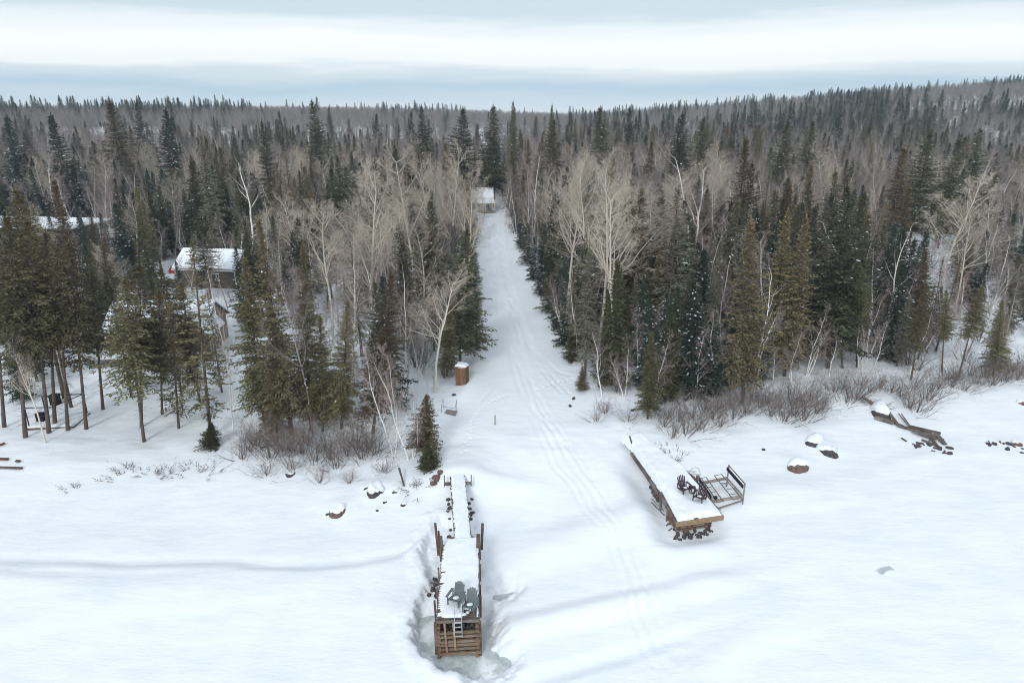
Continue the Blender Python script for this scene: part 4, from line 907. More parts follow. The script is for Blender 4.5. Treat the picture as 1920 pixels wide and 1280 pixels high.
def mass(name, items, label):
    kinds = []; 
    for k in sorted({i[0] for i in items}): kinds += [(k, j) for j in range(min(3, len(PROTO[k])))]
    col = bpy.data.collections.new(name + '_kinds'); idx = {}
    for n, (k, j) in enumerate(kinds):
        o = bpy.data.objects.new('%s_kind_%03d' % (name, n), joined(PROTO[k][j], '%s_%s_%d' % (name, k, j))); col.objects.link(o); idx[(k, j)] = n
    n = len(items); X = np.array([i[1] for i in items]); Y = np.array([i[2] for i in items]); Z = ground(X, Y) - .08
    me = bpy.data.meshes.new(name); me.vertices.add(n); me.vertices.foreach_set('co', np.stack([X, Y, Z], 1).astype(np.float32).ravel())
    I = np.array([idx[(i[0], rnd.randrange(min(3, len(PROTO[i[0]]))))] for i in items], np.int32)
    Hs = np.array([i[3] / PROTO[i[0]][0]['H'] for i in items], np.float32); S = np.stack([Hs * rg.uniform(1.0, 1.5, n), Hs * rg.uniform(1.0, 1.5, n), Hs], 1).astype(np.float32)
    Rt = np.stack([rg.normal(0, .05, n), rg.normal(0, .05, n), rg.uniform(0, 6.28, n)], 1).astype(np.float32)
    a = me.attributes.new('pick', 'INT', 'POINT'); a.data.foreach_set('value', I)
    a = me.attributes.new('size', 'FLOAT_VECTOR', 'POINT'); a.data.foreach_set('vector', S.ravel())
    a = me.attributes.new('turn', 'FLOAT_VECTOR', 'POINT'); a.data.foreach_set('vector', Rt.ravel())
    o = link(bpy.data.objects.new(name, me)); tag(o, label, None, None, 'stuff')
    g = bpy.data.node_groups.new(name, 'GeometryNodeTree'); g.interface.new_socket('Geometry', in_out='INPUT', socket_type='NodeSocketGeometry'); g.interface.new_socket('Geometry', in_out='OUTPUT', socket_type='NodeSocketGeometry')
    N = g.nodes.new; L = g.links.new; gi = N('NodeGroupInput'); go = N('NodeGroupOutput'); ip = N('GeometryNodeInstanceOnPoints'); ci = N('GeometryNodeCollectionInfo')
    ci.inputs['Collection'].default_value = col; ci.inputs['Separate Children'].default_value = True; ci.inputs['Reset Children'].default_value = True
    def na(nm, ty): q = N('GeometryNodeInputNamedAttribute'); q.data_type = ty; q.inputs['Name'].default_value = nm; return q.outputs['Attribute']
    L(gi.outputs[0], ip.inputs['Points']); L(ci.outputs[0], ip.inputs['Instance']); ip.inputs['Pick Instance'].default_value = True
    L(na('pick', 'INT'), ip.inputs['Instance Index']); L(na('size', 'FLOAT_VECTOR'), ip.inputs['Scale'])
    e2r = N('FunctionNodeEulerToRotation'); L(na('turn', 'FLOAT_VECTOR'), e2r.inputs[0]); L(e2r.outputs[0], ip.inputs['Rotation']); L(ip.outputs[0], go.inputs[0])
    md = o.modifiers.new('trees', 'NODES'); md.node_group = g
    return o
mass('forest', REST, 'far mixed forest of bare trees and spruces up to the horizon')
mass('undergrowth', UND, 'brown thicket of saplings on the snowy forest floor')
print('tris', sum(len(m.polygons) for m in bpy.data.meshes)); print('fill', len(FILL), 'rest', len(REST), 'und', len(UND), used)

# ------------------------------------------------------------------ small builders
def blob_mesh(name, seed, mats, sub=2, rough=.28, flat=1.0, smooth_shade=False, bottom=None):
    rd = np.random.default_rng(seed); bm = bmesh.new(); bmesh.ops.create_icosphere(bm, subdivisions=sub, radius=1)
    co = np.array([v.co[:] for v in bm.verts]); k = rd.normal(0, 1, (6, 3)); f = 1 + rough * sum(np.sin(co @ k[i] * (1.2 + .6 * i) + i) / (1 + i) for i in range(6)) * .8
    for v, c, q in zip(bm.verts, co, f):
        v.co = c * q
        if bottom is not None and v.co.z < bottom: v.co.z = bottom
    me = bpy.data.meshes.new(name); bm.to_mesh(me); bm.free()
    for m in mats: me.materials.append(m)
    me.polygons.foreach_set('use_smooth', [smooth_shade] * len(me.polygons)); return me
STONE = [blob_mesh(f'stone_{i}', 200 + i, [M['stone']], 2 if i < 2 else 1, .3) for i in range(5)]
REDSTONE = [blob_mesh(f'red_stone_{i}', 230 + i, [M['redstone']], 2, .3) for i in range(3)]
CAP = [blob_mesh(f'cap_{i}', 250 + i, [SNOW], 3, .22, smooth_shade=True, bottom=-.25) for i in range(3)]
def slab_snow(name, x0, x1, y0, y1, z, h, parent, seed=0, step=.12, edge=.12, keep=None, lump=.03):
    """a lying sheet of snow with rounded, ragged edges"""
    xs = np.arange(x0, x1 + step / 2, step); ys = np.arange(y0, y1 + step / 2, step); X, Y = np.meshgrid(xs, ys)
    ed = np.minimum.reduce([X - x0, x1 - X, Y - y0, y1 - Y]); ragged = fbm(X * 2.2, Y * 2.2, seed, 3) * edge
    t = smooth(-.02, edge * 2, ed + ragged); H = h * t * (1 + .5 * fbm(X * .8, Y * .8, seed + 4, 3)) + lump * fbm(X * 2.5, Y * 2.5, seed + 8, 3) * t
    if keep is not None: H = np.where(keep(X, Y), H, -.02)
    H = np.where(t < .04, -.03, H)
    V = np.stack([X, Y, z + H], 2).reshape(-1, 3); nx, ny = len(xs), len(ys); i, j = np.meshgrid(np.arange(nx - 1), np.arange(ny - 1)); k = (j * nx + i).ravel()
    F = np.stack([k, k + 1, k + 1 + nx, k + nx], 1); ok = (H.ravel()[F] > -.015).any(1)
    F = F[ok]; u, inv = np.unique(F, return_inverse=True)
    me = mesh_from(name, V[u], inv.reshape(F.shape), [SNOW], smooth_shade=True); return inst(name, me, parent)
def box_mesh(name, d, mat, bevel=.008):
    b = MB(); b.box((0, 0, 0), d); o = b.build(name, mat, bevel=bevel); me = o.data; bpy.data.objects.remove(o); return me
rd = random.Random(11)

# ------------------------------------------------------------------ crib dock with walkway
A0, A1 = P(818, 1160, 2.6), P(898, 1160, 2.6); DC = (A0 + A1) / 2
DW = 2.34; DL = 7.3; YAW = R(2.6)
dock = empty('crib_dock', (DC.x, DC.y, 0), YAW, 'snowy timber crib dock with narrow walkway running out from the shore', 'dock')
ZD = 2.6
pk = box_mesh('deck_plank', (DW, .108, .045), M['plank']); n = int(DL / .148)
for i in range(n):
    inst('deck_plank', pk, dock, (rd.uniform(-.03, .03), .08 + i * .148, ZD - .03 + rd.uniform(-.004, .004)), (0, 0, rd.uniform(-.006, .006)))
wk = box_mesh('walkway_plank', (1.14, .095, .04), M['plank']); WY = R(4.2); wx0 = .12
def wpt(s): return (wx0 - math.sin(WY) * s, DL - .1 + math.cos(WY) * s)
for i in range(62):
    s_ = .05 + i * .135; x, y = wpt(s_); inst('walkway_plank', wk, dock, (x + rd.uniform(-.03, .03), y, ZD - .05 - .004 * s_), (0, 0, WY + rd.uniform(-.01, .01)))
for sx in (-.45, .45):
    b = MB(); p0, p1 = wpt(0), wpt(8.3); b.beam((p0[0] + sx, p0[1], ZD - .17), (p1[0] + sx, p1[1], ZD - .2), .09, .18); b.build('walkway_joist', M['brown'], dock)
# crib timbers: long sides and cross pieces laid log-cabin fashion
for row in range(8):
    z = .16 + row * .285
    for sx in (-1, 1):
        b = MB(); b.beam((sx * (DW / 2 - .10) + rd.uniform(-.03, .03), -.15, z), (sx * (DW / 2 - .10), DL - .5, z + rd.uniform(-.02, .02)), .19, .17); b.build('side_timber', M['crib_end'], dock, bevel=.02)
    if row < 6:
        for yy_, nm in ((.0, 'front_timber'), (3.4, 'cross_timber'), (6.6, 'cross_timber')):
            b = MB(); tl = rd.uniform(-.05, .05); zz_ = z + .142
            b.beam((-DW / 2 - rd.uniform(-.02, .1), yy_, zz_ - .05 + tl), (DW / 2 + rd.uniform(-.04, .08), yy_ + rd.uniform(-.03, .03), zz_ + .03 + tl), .17, .165); b.build(nm, M['crib'], dock, bevel=.025)
# stones filling the crib
for row in range(5):
    for i in range(15):
        r_ = rd.uniform(.14, .26); inst('stone', rd.choice(STONE), dock, (rd.uniform(-.9, .9), rd.uniform(.25, 1.0) if i < 9 else rd.uniform(1, 6.5), .25 + row * .42 + rd.uniform(-.1, .1)), (rd.random() * 6, rd.random() * 6, rd.random() * 6), (r_, r_ * .9, r_ * .75))
# fascia, front posts, ladder
b = MB(); b.box((0, -.06, ZD - .10), (DW + .06, .05, .19)); b.build('fascia_board', M['grey_wood'], dock, bevel=.01)
for x, w, h0, h1 in ((-.72, .11, .52, 2.45), (-.24, .11, .62, 2.5)):
    b = MB(); b.beam((x + .09, -.16, h0), (x, -.14, h1), w, .05, up=(0, 1, 0)); b.build('upright_board', M['newwood'], dock, bevel=.01)
b = MB(); b.beam((-1.22, -.08, .35), (-1.22, -.06, 2.5), .16, .14, up=(0, 1, 0)); b.build('corner_post', M['brown'], dock, bevel=.02)
b = MB(); b.beam((1.22, .05, .05), (1.2, .08, 2.3), .17, .15, up=(0, 1, 0)); b.build('corner_post', M['brown'], dock, bevel=.02)
lad = empty('ladder', (0, 0, 0)); lad.parent = dock
for x in (-.17, .23):
    b = MB(); pts = [(x, .32, ZD + .02), (x, .30, ZD + .75), (x, .12, ZD + .92), (x, -.10, ZD + .78), (x, -.16, ZD + .3), (x, -.19, 1.55)]; b.tube(pts, .022, 6); b.build('rail', M['alu'], lad)
for z in (1.62, 1.92, 2.22, 2.52):
    b = MB(); b.box((.03, -.18, z), (.40, .07, .035)); b.build('rung', M['alu'], lad)
# side stakes and low edge boards
for (x, y, z0, z1, w, lx) in ((-1.25, .9, 1.3, 3.1, .11, -.05), (-1.23, 2.2, 1.2, 2.95, .10, 0), (-1.22, 3.9, 1.4, 3.0, .09, -.04), (1.24, 1.6, 1.3, 2.75, .12, .02), (1.23, 2.6, 1.4, 2.7, .12, 0), (1.22, 4.4, 1.6, 2.8, .09, .02)):
    b = MB(); b.beam((x, y, z0), (x + lx, y + .05, z1), w, .08, up=(0, 1, 0)); b.build('side_stake', M['brown'], dock, bevel=.01)
b = MB(); b.box((-1.45, 3.3, 2.45), (.5, .11, .06)); b.build('outrigger_board', M['grey_wood'], dock, bevel=.008)
for sx in (1,):
    b = MB(); b.beam((sx * (DW / 2 + .04), .0, ZD - .09), (sx * (DW / 2 + .03), DL, ZD - .09), .05, .14); b.build('edge_board', M['brown'], dock, bevel=.008)
# tall bench-like board panels at the shore end
for (x, y0, y1, z0, z1, w, tl) in ((-1.48, 7.2, 7.3, 1.5, 3.9, .16, -.14), (-1.34, 6.9, 7.0, 1.6, 3.5, .12, -.06), (-1.18, 6.3, 6.4, 1.9, 3.55, .20, -.05), (-1.26, 6.0, 6.05, 1.9, 2.9, .10, 0),
                                   (1.10, 6.3, 6.4, 2.3, 3.6, .24, .04), (1.32, 6.7, 6.9, 2.2, 4.05, .18, .10), (1.22, 6.1, 6.1, 1.9, 2.9, .12, 0), (1.16, 5.6, 5.6, 1.8, 2.8, .12, 0)):
    b = MB(); b.beam((x, y0, z0), (x + tl, y1, z1), w, .06, up=(0, 1, 0)); b.build('upright_plank', M['brown'], dock, bevel=.01)
for x, y, sx in ((-.85, 7.25, 1), ):
    b = MB(); b.beam((-1.15, 7.2, ZD - .1), (-.5, 7.6, ZD - .05), .14, .12); b.build('cross_log', M['brown'], dock, bevel=.03)
p = wpt(7.6)
for sx in (-1, 1):
    b = MB(); b.box((p[0] + sx * .78, p[1] - .2, ZD - .16), (.5, .2, .2)); b.build('shore_sill', M['grey_wood'], dock, bevel=.02)
    b = MB(); b.beam((p[0] + sx * 1.0, p[1] - .2, ZD - .4), (p[0] + sx * 1.02, p[1] + .5, ZD + .12), .07, .2); b.build('shore_board', M['grey_wood'], dock, bevel=.01)
# snow on it
slab_snow('deck_snow', -DW / 2 + .02, DW / 2 - .02, .10, DL + .2, ZD - .004, .075, dock, 3, .037, .12, keep=lambda X, Y: ~((X < -DW / 2 + .30 + .35 * fbm(X * .5, Y * 1.3, 44, 3)) & (((Y - .08) / .148 + .5) % 1 > .62)) & ~((X > .25) & (X < 1.05) & (Y < .95) & (Y > .05) & (fbm(X * 3, Y * 3, 6, 2) > -.25)) & (fbm(X * 1.3, Y * 7.5, 12, 3) + .55 * smooth(-1.2, -.55, X) + .35 * smooth(.0, 1.1, Y) > .11), lump=.02)
sw = slab_snow('walkway_snow', -.55, .56, 0, 8.6, ZD - .03, .06, dock, 17, .034, .10, keep=lambda X, Y: ~((X < -.26 + .3 * fbm(X * .5, Y * 1.3, 45, 3)) & (((Y - .05) / .135 + .5) % 1 > .62)) & (fbm(X * 1.3, Y * 7.5, 14, 3) + .9 * smooth(-.62, -.25, X) > .12), lump=.02); sw.location = (wx0, DL - .12, 0); sw.rotation_euler = (-.004, 0, WY)
# stones beside the walkway and dock
def stones_on(parent_frame, items, label, group):
    for q_, (x, y, r_, red) in enumerate(items):
        w = parent_frame @ Vector((x, y, 0)); z = gz(w.x, w.y)
        o = inst('stone', rd.choice(REDSTONE if red else STONE), None, (w.x, w.y, z + r_ * .15), (rd.random() * .6, rd.random() * .6, rd.random() * 6), (r_ * 1.1, r_, r_ * .8)); tag(o, f'{NTH[q_]} ' + label, 'stone', group)
DM = Matrix.Translation((DC.x, DC.y, 0)) @ Matrix.Rotation(YAW, 4, 'Z')
it = [(wpt(s_)[0] - .74 + rd.uniform(-.1, .05), wpt(s_)[1], rd.uniform(.10, .22), 0) for s_ in (1.0, 1.5, 2.0, 3.6, 4.4, 5.0, 5.6, 6.0, 6.5, 6.9)]
stones_on(DM, it, 'dark stone along the left side of the dock walkway, counted toward shore', 'stones left of the walkway')
it = [(wpt(s_)[0] + .74 + rd.uniform(-.03, .25), wpt(s_)[1], rd.uniform(.08, .18), 0) for s_ in (3.3, 4.8, 5.2, 5.4, 5.6, 6.0, 6.5, 6.9)]
stones_on(DM, it, 'dark stone along the right side of the dock walkway, counted toward shore', 'stones right of the walkway')
stones_on(DM, [(-1.95, 4.6, .16, 0), (-1.5, 4.5, .2, 0), (-1.5, 4.9, .16, 0), (-1.75, 5.1, .2, 0), (-1.6, 5.6, .22, 0), (-1.7, 6.2, .18, 0)], 'dark stone in the ice hollow beside the left dock planks', 'stones in the ice hollow')
for (u, v, r_, la) in ((826, 886, .22, 'small brown stone highest by the dock head'), (818, 897, .30, 'largest brown stone left of the dock head'), (812, 908, .2, 'lowest brown stone left of the dock head')):
    g = G(u, v); tag(inst('stone', rd.choice(REDSTONE), None, (g.x, g.y, g.z + .08), (0, 0, rd.random() * 6), (r_ * 1.25, r_, r_ * .8)), la, 'stone', 'brown stones at the dock head')

# ------------------------------------------------------------------ chairs
def chair(loc, rz, label, mat, group, fan=False, snow_h=.05):
    """low slatted lounge chair; local -y is its front"""
    c = empty('lounge_chair', loc, rz, label, 'chair', group)
    for i in range(5):
        t = i / 4; b = MB(); b.box((0, -.30 + .12 * i, .37 - .13 * t), (.52, .105, .022), (R(-13), 0, 0)); b.build('seat_slat', mat, c)
    n = 5
    for i in range(n):
        k = i - (n - 1) / 2; a = R(3.4 if fan else .8) * k; x0 = k * (.088 if fan else .102); L = (.86 if fan else .80) - .028 * k * k
        b = MB(); w = .082 if fan else .101
        p0 = Vector((x0, .22, .22)); p1 = p0 + Vector((math.sin(a) * L, .42 * L, .90 * L)); b.beam(p0, p1, w, .022, up=(0, 1, 0)); b.build('back_slat', mat, c)
    b = MB(); b.box((0, .43, .60), (.56, .03, .07)); b.build('back_brace', mat, c)
    for sx in (-1, 1):
        b = MB(); b.box((sx * .35, -.02, .555), (.135, .74, .025)); b.build('arm', mat, c)
        b = MB(); b.box((sx * .31, -.32, .27), (.03, .10, .545)); b.build('front_leg', mat, c)
        b = MB(); b.beam((sx * .275, -.36, .36), (sx * .275, .62, .06), .03, .13); b.build('side_rail', mat, c)
        b = MB(); b.box((sx * .335, .32, .29), (.03, .07, .51), (R(-10), 0, 0)); b.build('arm_support', mat, c)
    o = inst('seat_snow', CAP[1], c, (.02, -.03, .33), (R(-13), 0, 0), (.17, .17, snow_h)); c.scale = (1.1, 1.1, 1.1); return c
c1 = DM @ Vector((-.12, 1.30, 0)); chair((c1.x, c1.y, ZD), R(-22), 'grey green slatted lounge chair farther from the dock ladder', M['chair_g'], 'grey green chairs on the crib dock')
c2 = DM @ Vector((.66, .72, 0)); chair((c2.x, c2.y, ZD), R(-14), 'grey green slatted lounge chair right behind the dock ladder', M['chair_g'], 'grey green chairs on the crib dock')

# ------------------------------------------------------------------ second dock
Z2 = 2.0
F0, F1 = P(1268, 978, Z2), P(1356, 965, Z2)
ang = math.atan2(F1.y - F0.y, F1.x - F0.x); W2 = (F1 - F0).length
d2 = empty('plank_dock', (F0.x, F0.y, 0), ang, 'snow buried plank dock on rock cribs with a pale end board', 'dock')
D2M = Matrix.Translation((F0.x, F0.y, 0)) @ Matrix.Rotation(ang, 4, 'Z'); D2I = D2M.inverted()
def l2(u, v, z): return D2I @ P(u, v, z)
e1 = l2(1237, 922, Z2); e2 = l2(1206, 880, Z2); e3 = l2(1183, 848, Z2); r1 = l2(1300, 892, Z2)
b = MB(); b.box((W2 / 2, -.04, Z2 - .2), (W2 + .06, .07, .38)); b.build('end_board', M['newwood'], d2, bevel=.01)
for nm, a, c, h in (('edge_board', Vector((0, 0, 0)), e1, .3), ('edge_board', e1 + Vector((-.1, .05, 0)), e2, .26), ('edge_board', e2, e3, .2)):
    b = MB(); b.beam((a.x - .03, a.y, Z2 - .14), (c.x - .03, c.y, Z2 - .10), .07, h); b.build(nm, M['grey_wood'], d2, bevel=.01)
    b = MB(); b.beam((a.x + .10, a.y + .05, Z2 - .02), (c.x + .10, c.y, Z2 + .0), .12, .05); b.build('edge_plank', M['grey_wood'], d2, bevel=.01)
b = MB(); b.beam((W2 - .03, 0, Z2 - .2), (W2 - .25, 4.6, Z2 - .2), .07, .3); b.build('edge_board', M['grey_wood'], d2, bevel=.01)
dk2 = box_mesh('deck_board', (1, .18, .04), M['plank'])
for i in range(52):
    y = .1 + i * .2; xl = float(np.interp(y, [0, e1.y, e2.y, e3.y], [0, e1.x, e2.x, e3.x])); xr = float(np.interp(y, [0, r1.y, e3.y], [W2, r1.x + .1, e3.x + 2.3]))
    if y > e3.y: break
    inst('deck_board', dk2, d2, ((xl + xr) / 2, y, Z2 - .05), (0, 0, 0), (xr - xl - .02, 1, 1))
def crib2(x0, x1, y0, y1, rows):
    for k in range(rows):
        z = .95 + k * .21 - .0
        for yy_ in (y0, y1):
            b = MB(); b.beam((x0 - .12, yy_, z), (x1 + .12, yy_, z + rd.uniform(-.03, .03)), .15, .14); b.build('crib_log', M['crib'], d2, bevel=.02)
        for x in (x0, x1):
            b = MB(); b.beam((x, y0 - .12, z + .10), (x, y1 + .12, z + .10), .15, .14); b.build('crib_log', M['crib_end'], d2, bevel=.02)
crib2(.35, W2 - .7, .45, 1.9, 4); crib2(e1.x + .25, e1.x + 2.2, e1.y + .4, e1.y + 1.6, 4)
for i in range(70):
    r_ = rd.uniform(.09, .2); inst('stone', rd.choice(STONE if rd.random() < .6 else REDSTONE), d2, (rd.uniform(.3, W2 - .5), rd.uniform(.2, 1.8), rd.uniform(.75, 1.6)), (rd.random() * 6, rd.random() * 6, 0), (r_, r_, r_ * .8))
for i in range(30):
    r_ = rd.uniform(.09, .2); inst('stone', rd.choice(STONE if rd.random() < .5 else REDSTONE), d2, (e1.x + rd.uniform(.1, .5), e1.y + rd.uniform(.3, 1.8), rd.uniform(.9, 1.6)), (rd.random() * 6, rd.random() * 6, 0), (r_, r_, r_ * .8))
for i in range(34):                                     # rubble below the end board
    r_ = rd.uniform(.06, .16); x, y = rd.uniform(.2, W2 - .6), rd.uniform(-.05, .45); w_ = D2M @ Vector((x, y, 0))
    inst('stone', rd.choice(STONE), d2, (x, y, gz(w_.x, w_.y) + rd.uniform(.0, .45)), (rd.random() * 6, rd.random() * 6, 0), (r_ * 1.3, r_, r_ * .7))
q = l2(1238, 940, 1.4); b = MB(); b.beam((q.x, q.y - .2, .6), (q.x, q.y + .05, Z2 + .18), .16, .14, up=(0, 1, 0)); b.build('post', M['grey_wood'], d2, bevel=.01)
for k, (dx, dy, L, z) in enumerate(((-.04, 1.0, 1.6, 1.75), (-.02, .9, 1.7, 1.45), (-.25, .1, .5, 1.15), (-.25, -.3, .5, 1.0), (-.2, .3, .5, 1.4))):
    b = MB(); a = Vector((.0 + dx, .8 + dy, z)); b.beam(a, a + Vector((-.25 if k < 2 else .3, L if k < 2 else .1, .1)), .10, .05); b.build('loose_board', M['grey_wood'], d2, bevel=.008)
q = l2(1184, 830, 2.3); b = MB(); b.beam((q.x, q.y - .9, 1.7), (q.x - .15, q.y + .15, 2.9), .12, .06, up=(0, 1, 0)); b.build('leaning_board', M['grey_wood'], d2, bevel=.008)
# deep snow on the deck
def snow2():
    xs = np.arange(-2.6, W2 + .1, .09); ys = np.arange(.02, 12.5, .09); X, Y = np.meshgrid(xs, ys)
    xl = np.interp(Y, [0, e1.y, e1.y + .1, e2.y, e3.y, 12.5], [.06, e1.x + .12, e1.x, e2.x + .1, e3.x + .1, e3.x - .1]); xr = np.interp(Y, [0, r1.y, e3.y, 12.5], [W2 - .04, r1.x + .1, e3.x + 2.4, e3.x + 2.2])
    ed = np.minimum.reduce([X - xl, xr - X, Y - .03]) + .05 * fbm(X * 2.5, Y * 2.5, 91, 3)
    t = smooth(-.03, .42, ed); dep = np.interp(Y, [0, 2.5, 3.0, 5, 12], [.26, .30, .36, .42, .55])
    hollow = np.exp(-(((X - W2 + .95) / .75) ** 2 + ((Y - 2.9) / 1.1) ** 2)) * .30
    H = (dep - hollow) * t * (1 + .35 * fbm(X * .5, Y * .5, 93, 3)) + .03 * fbm(X * 2, Y * 2, 95, 3) * t
    V = np.stack([X, Y, Z2 - .02 + H], 2).reshape(-1, 3); nx, ny = len(xs), len(ys); i, j = np.meshgrid(np.arange(nx - 1), np.arange(ny - 1)); k = (j * nx + i).ravel()
    F = np.stack([k, k + 1, k + 1 + nx, k + nx], 1); F = F[(ed.ravel()[F] > -.03).all(1)]; u, inv = np.unique(F, return_inverse=True)
    inst('deck_snow', mesh_from('deck_snow', V[u], inv.reshape(F.shape), [SNOW], smooth_shade=True), d2)
snow2()
def w2(u, v, z): p = P(u, v, z); return (p.x, p.y, p.z)
chair(w2(1283, 922, Z2 + .12), R(20), 'plum brown fan backed lounge chair, left of the pair on the snowy dock', M['chair_p'], 'plum chairs on the plank dock', True)
chair(w2(1311, 938, Z2 + .10), R(-38), 'plum brown fan backed lounge chair beside the boat lift', M['chair_p'], 'plum chairs on the plank dock', True)
t = empty('side_table', w2(1297, 923, Z2 + .12), R(-10), 'small plum slatted table between the two plum chairs', 'table')
for i in range(4): b = MB(); b.box((0, -.165 + .11 * i, .44), (.5, .095, .025)); b.build('top_slat', M['chair_p'], t)
for sx in (-1, 1):
    for sy in (-1, 1): b = MB(); b.box((sx * .2, sy * .17, .215), (.05, .05, .43)); b.build('leg', M['chair_p'], t)

# ------------------------------------------------------------------ boat lift
LZ = 1.75; lc = [P(1312, 906, LZ), P(1364, 896, LZ), P(1394, 930, LZ), P(1334, 940, LZ)]    # far left, far right, near right, near left
base = sum(lc, Vector()) / 4; base.z = 0
lift = empty('boat_lift', base, 0, 'steel boat lift with dark padded rails and ladder racks beside the dock', 'boat lift')
def lb(p): return Vector(p) - base
FL, FR, NR_, NL = [lb(p) for p in lc]
def part(nm, mat, fn):
    b = MB(); fn(b); return b.build(nm, mat, lift)
part('cross_beam', M['beamtan'], lambda b: b.beam(FL, FR, .10, .22)); part('cross_beam', M['beamtan'], lambda b: b.beam(NL, NR_, .10, .22))
UPZ = Vector((0, 0, 1))
for p, top in ((FL, .5), (FR, 1.15), (NR_, 1.1), (NL, .45)):
    g = gz(p.x + base.x, p.y + base.y); part('post', M['steel'], lambda b: b.beam((p.x, p.y, g - .2), (p.x, p.y, p.z + top), .085, .085, up=(0, 1, 0)))
part('padded_rail', M['black'], lambda b: b.beam(FR + UPZ * .85 - Vector((.12, 0, 0)), NR_ + UPZ * .80 - Vector((.12, 0, 0)), .08, .26))
part('guide_rail', M['black'], lambda b: b.beam(FR + UPZ * 1.1, NR_ + UPZ * 1.05, .05, .05))
part('padded_rail', M['black'], lambda b: b.beam(FL + UPZ * .30, NL + UPZ * .30, .10, .16))
part('side_beam', M['beamtan'], lambda b: b.beam(FR - UPZ * .02, NR_ - UPZ * .02, .07, .12)); part('side_beam', M['beamtan'], lambda b: b.beam(FL - UPZ * .3, NL - UPZ * .3, .07, .12))
gb = gz(NR_.x + base.x, NR_.y + base.y) + .25
part('base_beam', M['steel'], lambda b: b.beam((NL.x + .3, NL.y - .35, gb), (NR_.x, NR_.y, gb + .05), .09, .10))
part('base_beam', M['steel'], lambda b: b.beam((NR_.x, NR_.y, gb + .05), (NR_.x - .35, NR_.y + 1.3, gb + .35), .09, .10))
part('brace', M['steel'], lambda b: b.beam((FR.x, FR.y, FR.z - .5), (FR.x - .25, FR.y - .2, FR.z - 1.15), .05, .05)); part('brace', M['steel'], lambda b: b.beam((FR.x, FR.y, FR.z - .45), (FR.x - .45, FR.y, FR.z - .45), .05, .05))
part('brace', M['steel'], lambda b: b.beam((NL.x, NL.y, NL.z - .1), (NL.x + .55, NL.y - .6, gb + .1), .05, .05))
for k, (fa, wa) in enumerate(((.12, .17), (.60, .26))):
    a0 = FL.lerp(FR, fa) + UPZ * .16; a1 = FL.lerp(FR, fa + wa) + UPZ * .16; b0 = NL.lerp(NR_, fa) + UPZ * .16; b1 = NL.lerp(NR_, fa + wa) + UPZ * .16
    ex = (b0 - a0) * .17; a0, a1, b0, b1 = a0 - ex, a1 - ex, b0 + ex, b1 + ex
    part('rack_rail', M['steel'], lambda b: b.beam(a0, b0, .05, .06)); part('rack_rail', M['steel'], lambda b: b.beam(a1, b1, .05, .06))
    for t_ in (0, .2, .4, .6, .8, 1.0):
        part('rack_rung', M['steel'], lambda b: b.beam(a0.lerp(b0, t_), a1.lerp(b1, t_), .035, .035))
wc = FL + Vector((-.35, .35, .62)); wl = empty('winch_wheel', wc); wl.parent = lift
ring = [(math.cos(a) * .42, .10 * math.sin(a), math.sin(a) * .52) for a in np.linspace(0, 2 * math.pi, 25)]; b = MB(); b.tube(ring, .016, 5); b.build('rim', M['steel'], wl)
b = MB(); b.tube([(-.42, 0, 0), (.42, 0, 0)], .012, 5); b.build('spoke', M['steel'], wl)
part('winch_box', M['steel'], lambda b: b.box((FL.x - .12, FL.y + .22, FL.z + .35), (.22, .22, .42)))
part('winch_post', M['steel'], lambda b: b.beam((FL.x - .2, FL.y + .3, .8), (FL.x - .2, FL.y + .3, FL.z + .3), .08, .08, up=(0, 1, 0)))
part('end_roller', M['black'], lambda b: b.tube([NL + Vector((.12, -.08, .4)), NL + Vector((.34, -.06, .38))], .13, 10))

# ------------------------------------------------------------------ boulders
ROCKS = [blob_mesh(f'rock_{i}', 300 + i, [M['stone']], 3, .40) for i in range(4)]; RROCKS = [blob_mesh(f'red_rock_{i}', 320 + i, [M['redstone']], 3, .40) for i in range(3)]
def cap_mesh(rock, ang, seed, cap):
    me = rock.copy(); me.name = 'snow_cap'; me.materials.clear(); me.materials.append(SNOW)
    co = np.zeros(len(me.vertices) * 3, np.float32); me.vertices.foreach_get('co', co); co = co.reshape(-1, 3)
    wy = co[:, 0] * math.sin(ang) + co[:, 1] * math.cos(ang); wx = co[:, 0] * math.cos(ang) - co[:, 1] * math.sin(ang)
    w = smooth(-.10, .32, co[:, 2] - .42 + .5 * wy + .35 * cap + .55 * fbm(wx * 1.4 + seed, wy * 1.4, 5, 3))
    co = co * (.93 + .13 * w)[:, None]; co[:, 2] += .20 * w * cap
    me.vertices.foreach_set('co', co.astype(np.float32).ravel()); me.polygons.foreach_set('use_smooth', [True] * len(me.polygons)); me.update(); return me
for (u, v, w, h, la, red, cap, seed, bx, by_, bz, rx, rz) in BOULD:
    o = empty('boulder', (bx, by_, bz), 0, la, 'boulder')
    L_ = RROCKS if red else ROCKS; rk = L_[seed % len(L_)]; inst('rock', rk, o, (0, 0, rz * .02), (0, 0, seed * 1.7), (rx * .86, rx * .72, rz * .8))
    if cap: inst('snow_cap', cap_mesh(rk, seed * 1.7, seed, cap * .75), o, (0, 0, rz * .02), (0, 0, seed * 1.7), (rx * .87, rx * .73, rz * .82))
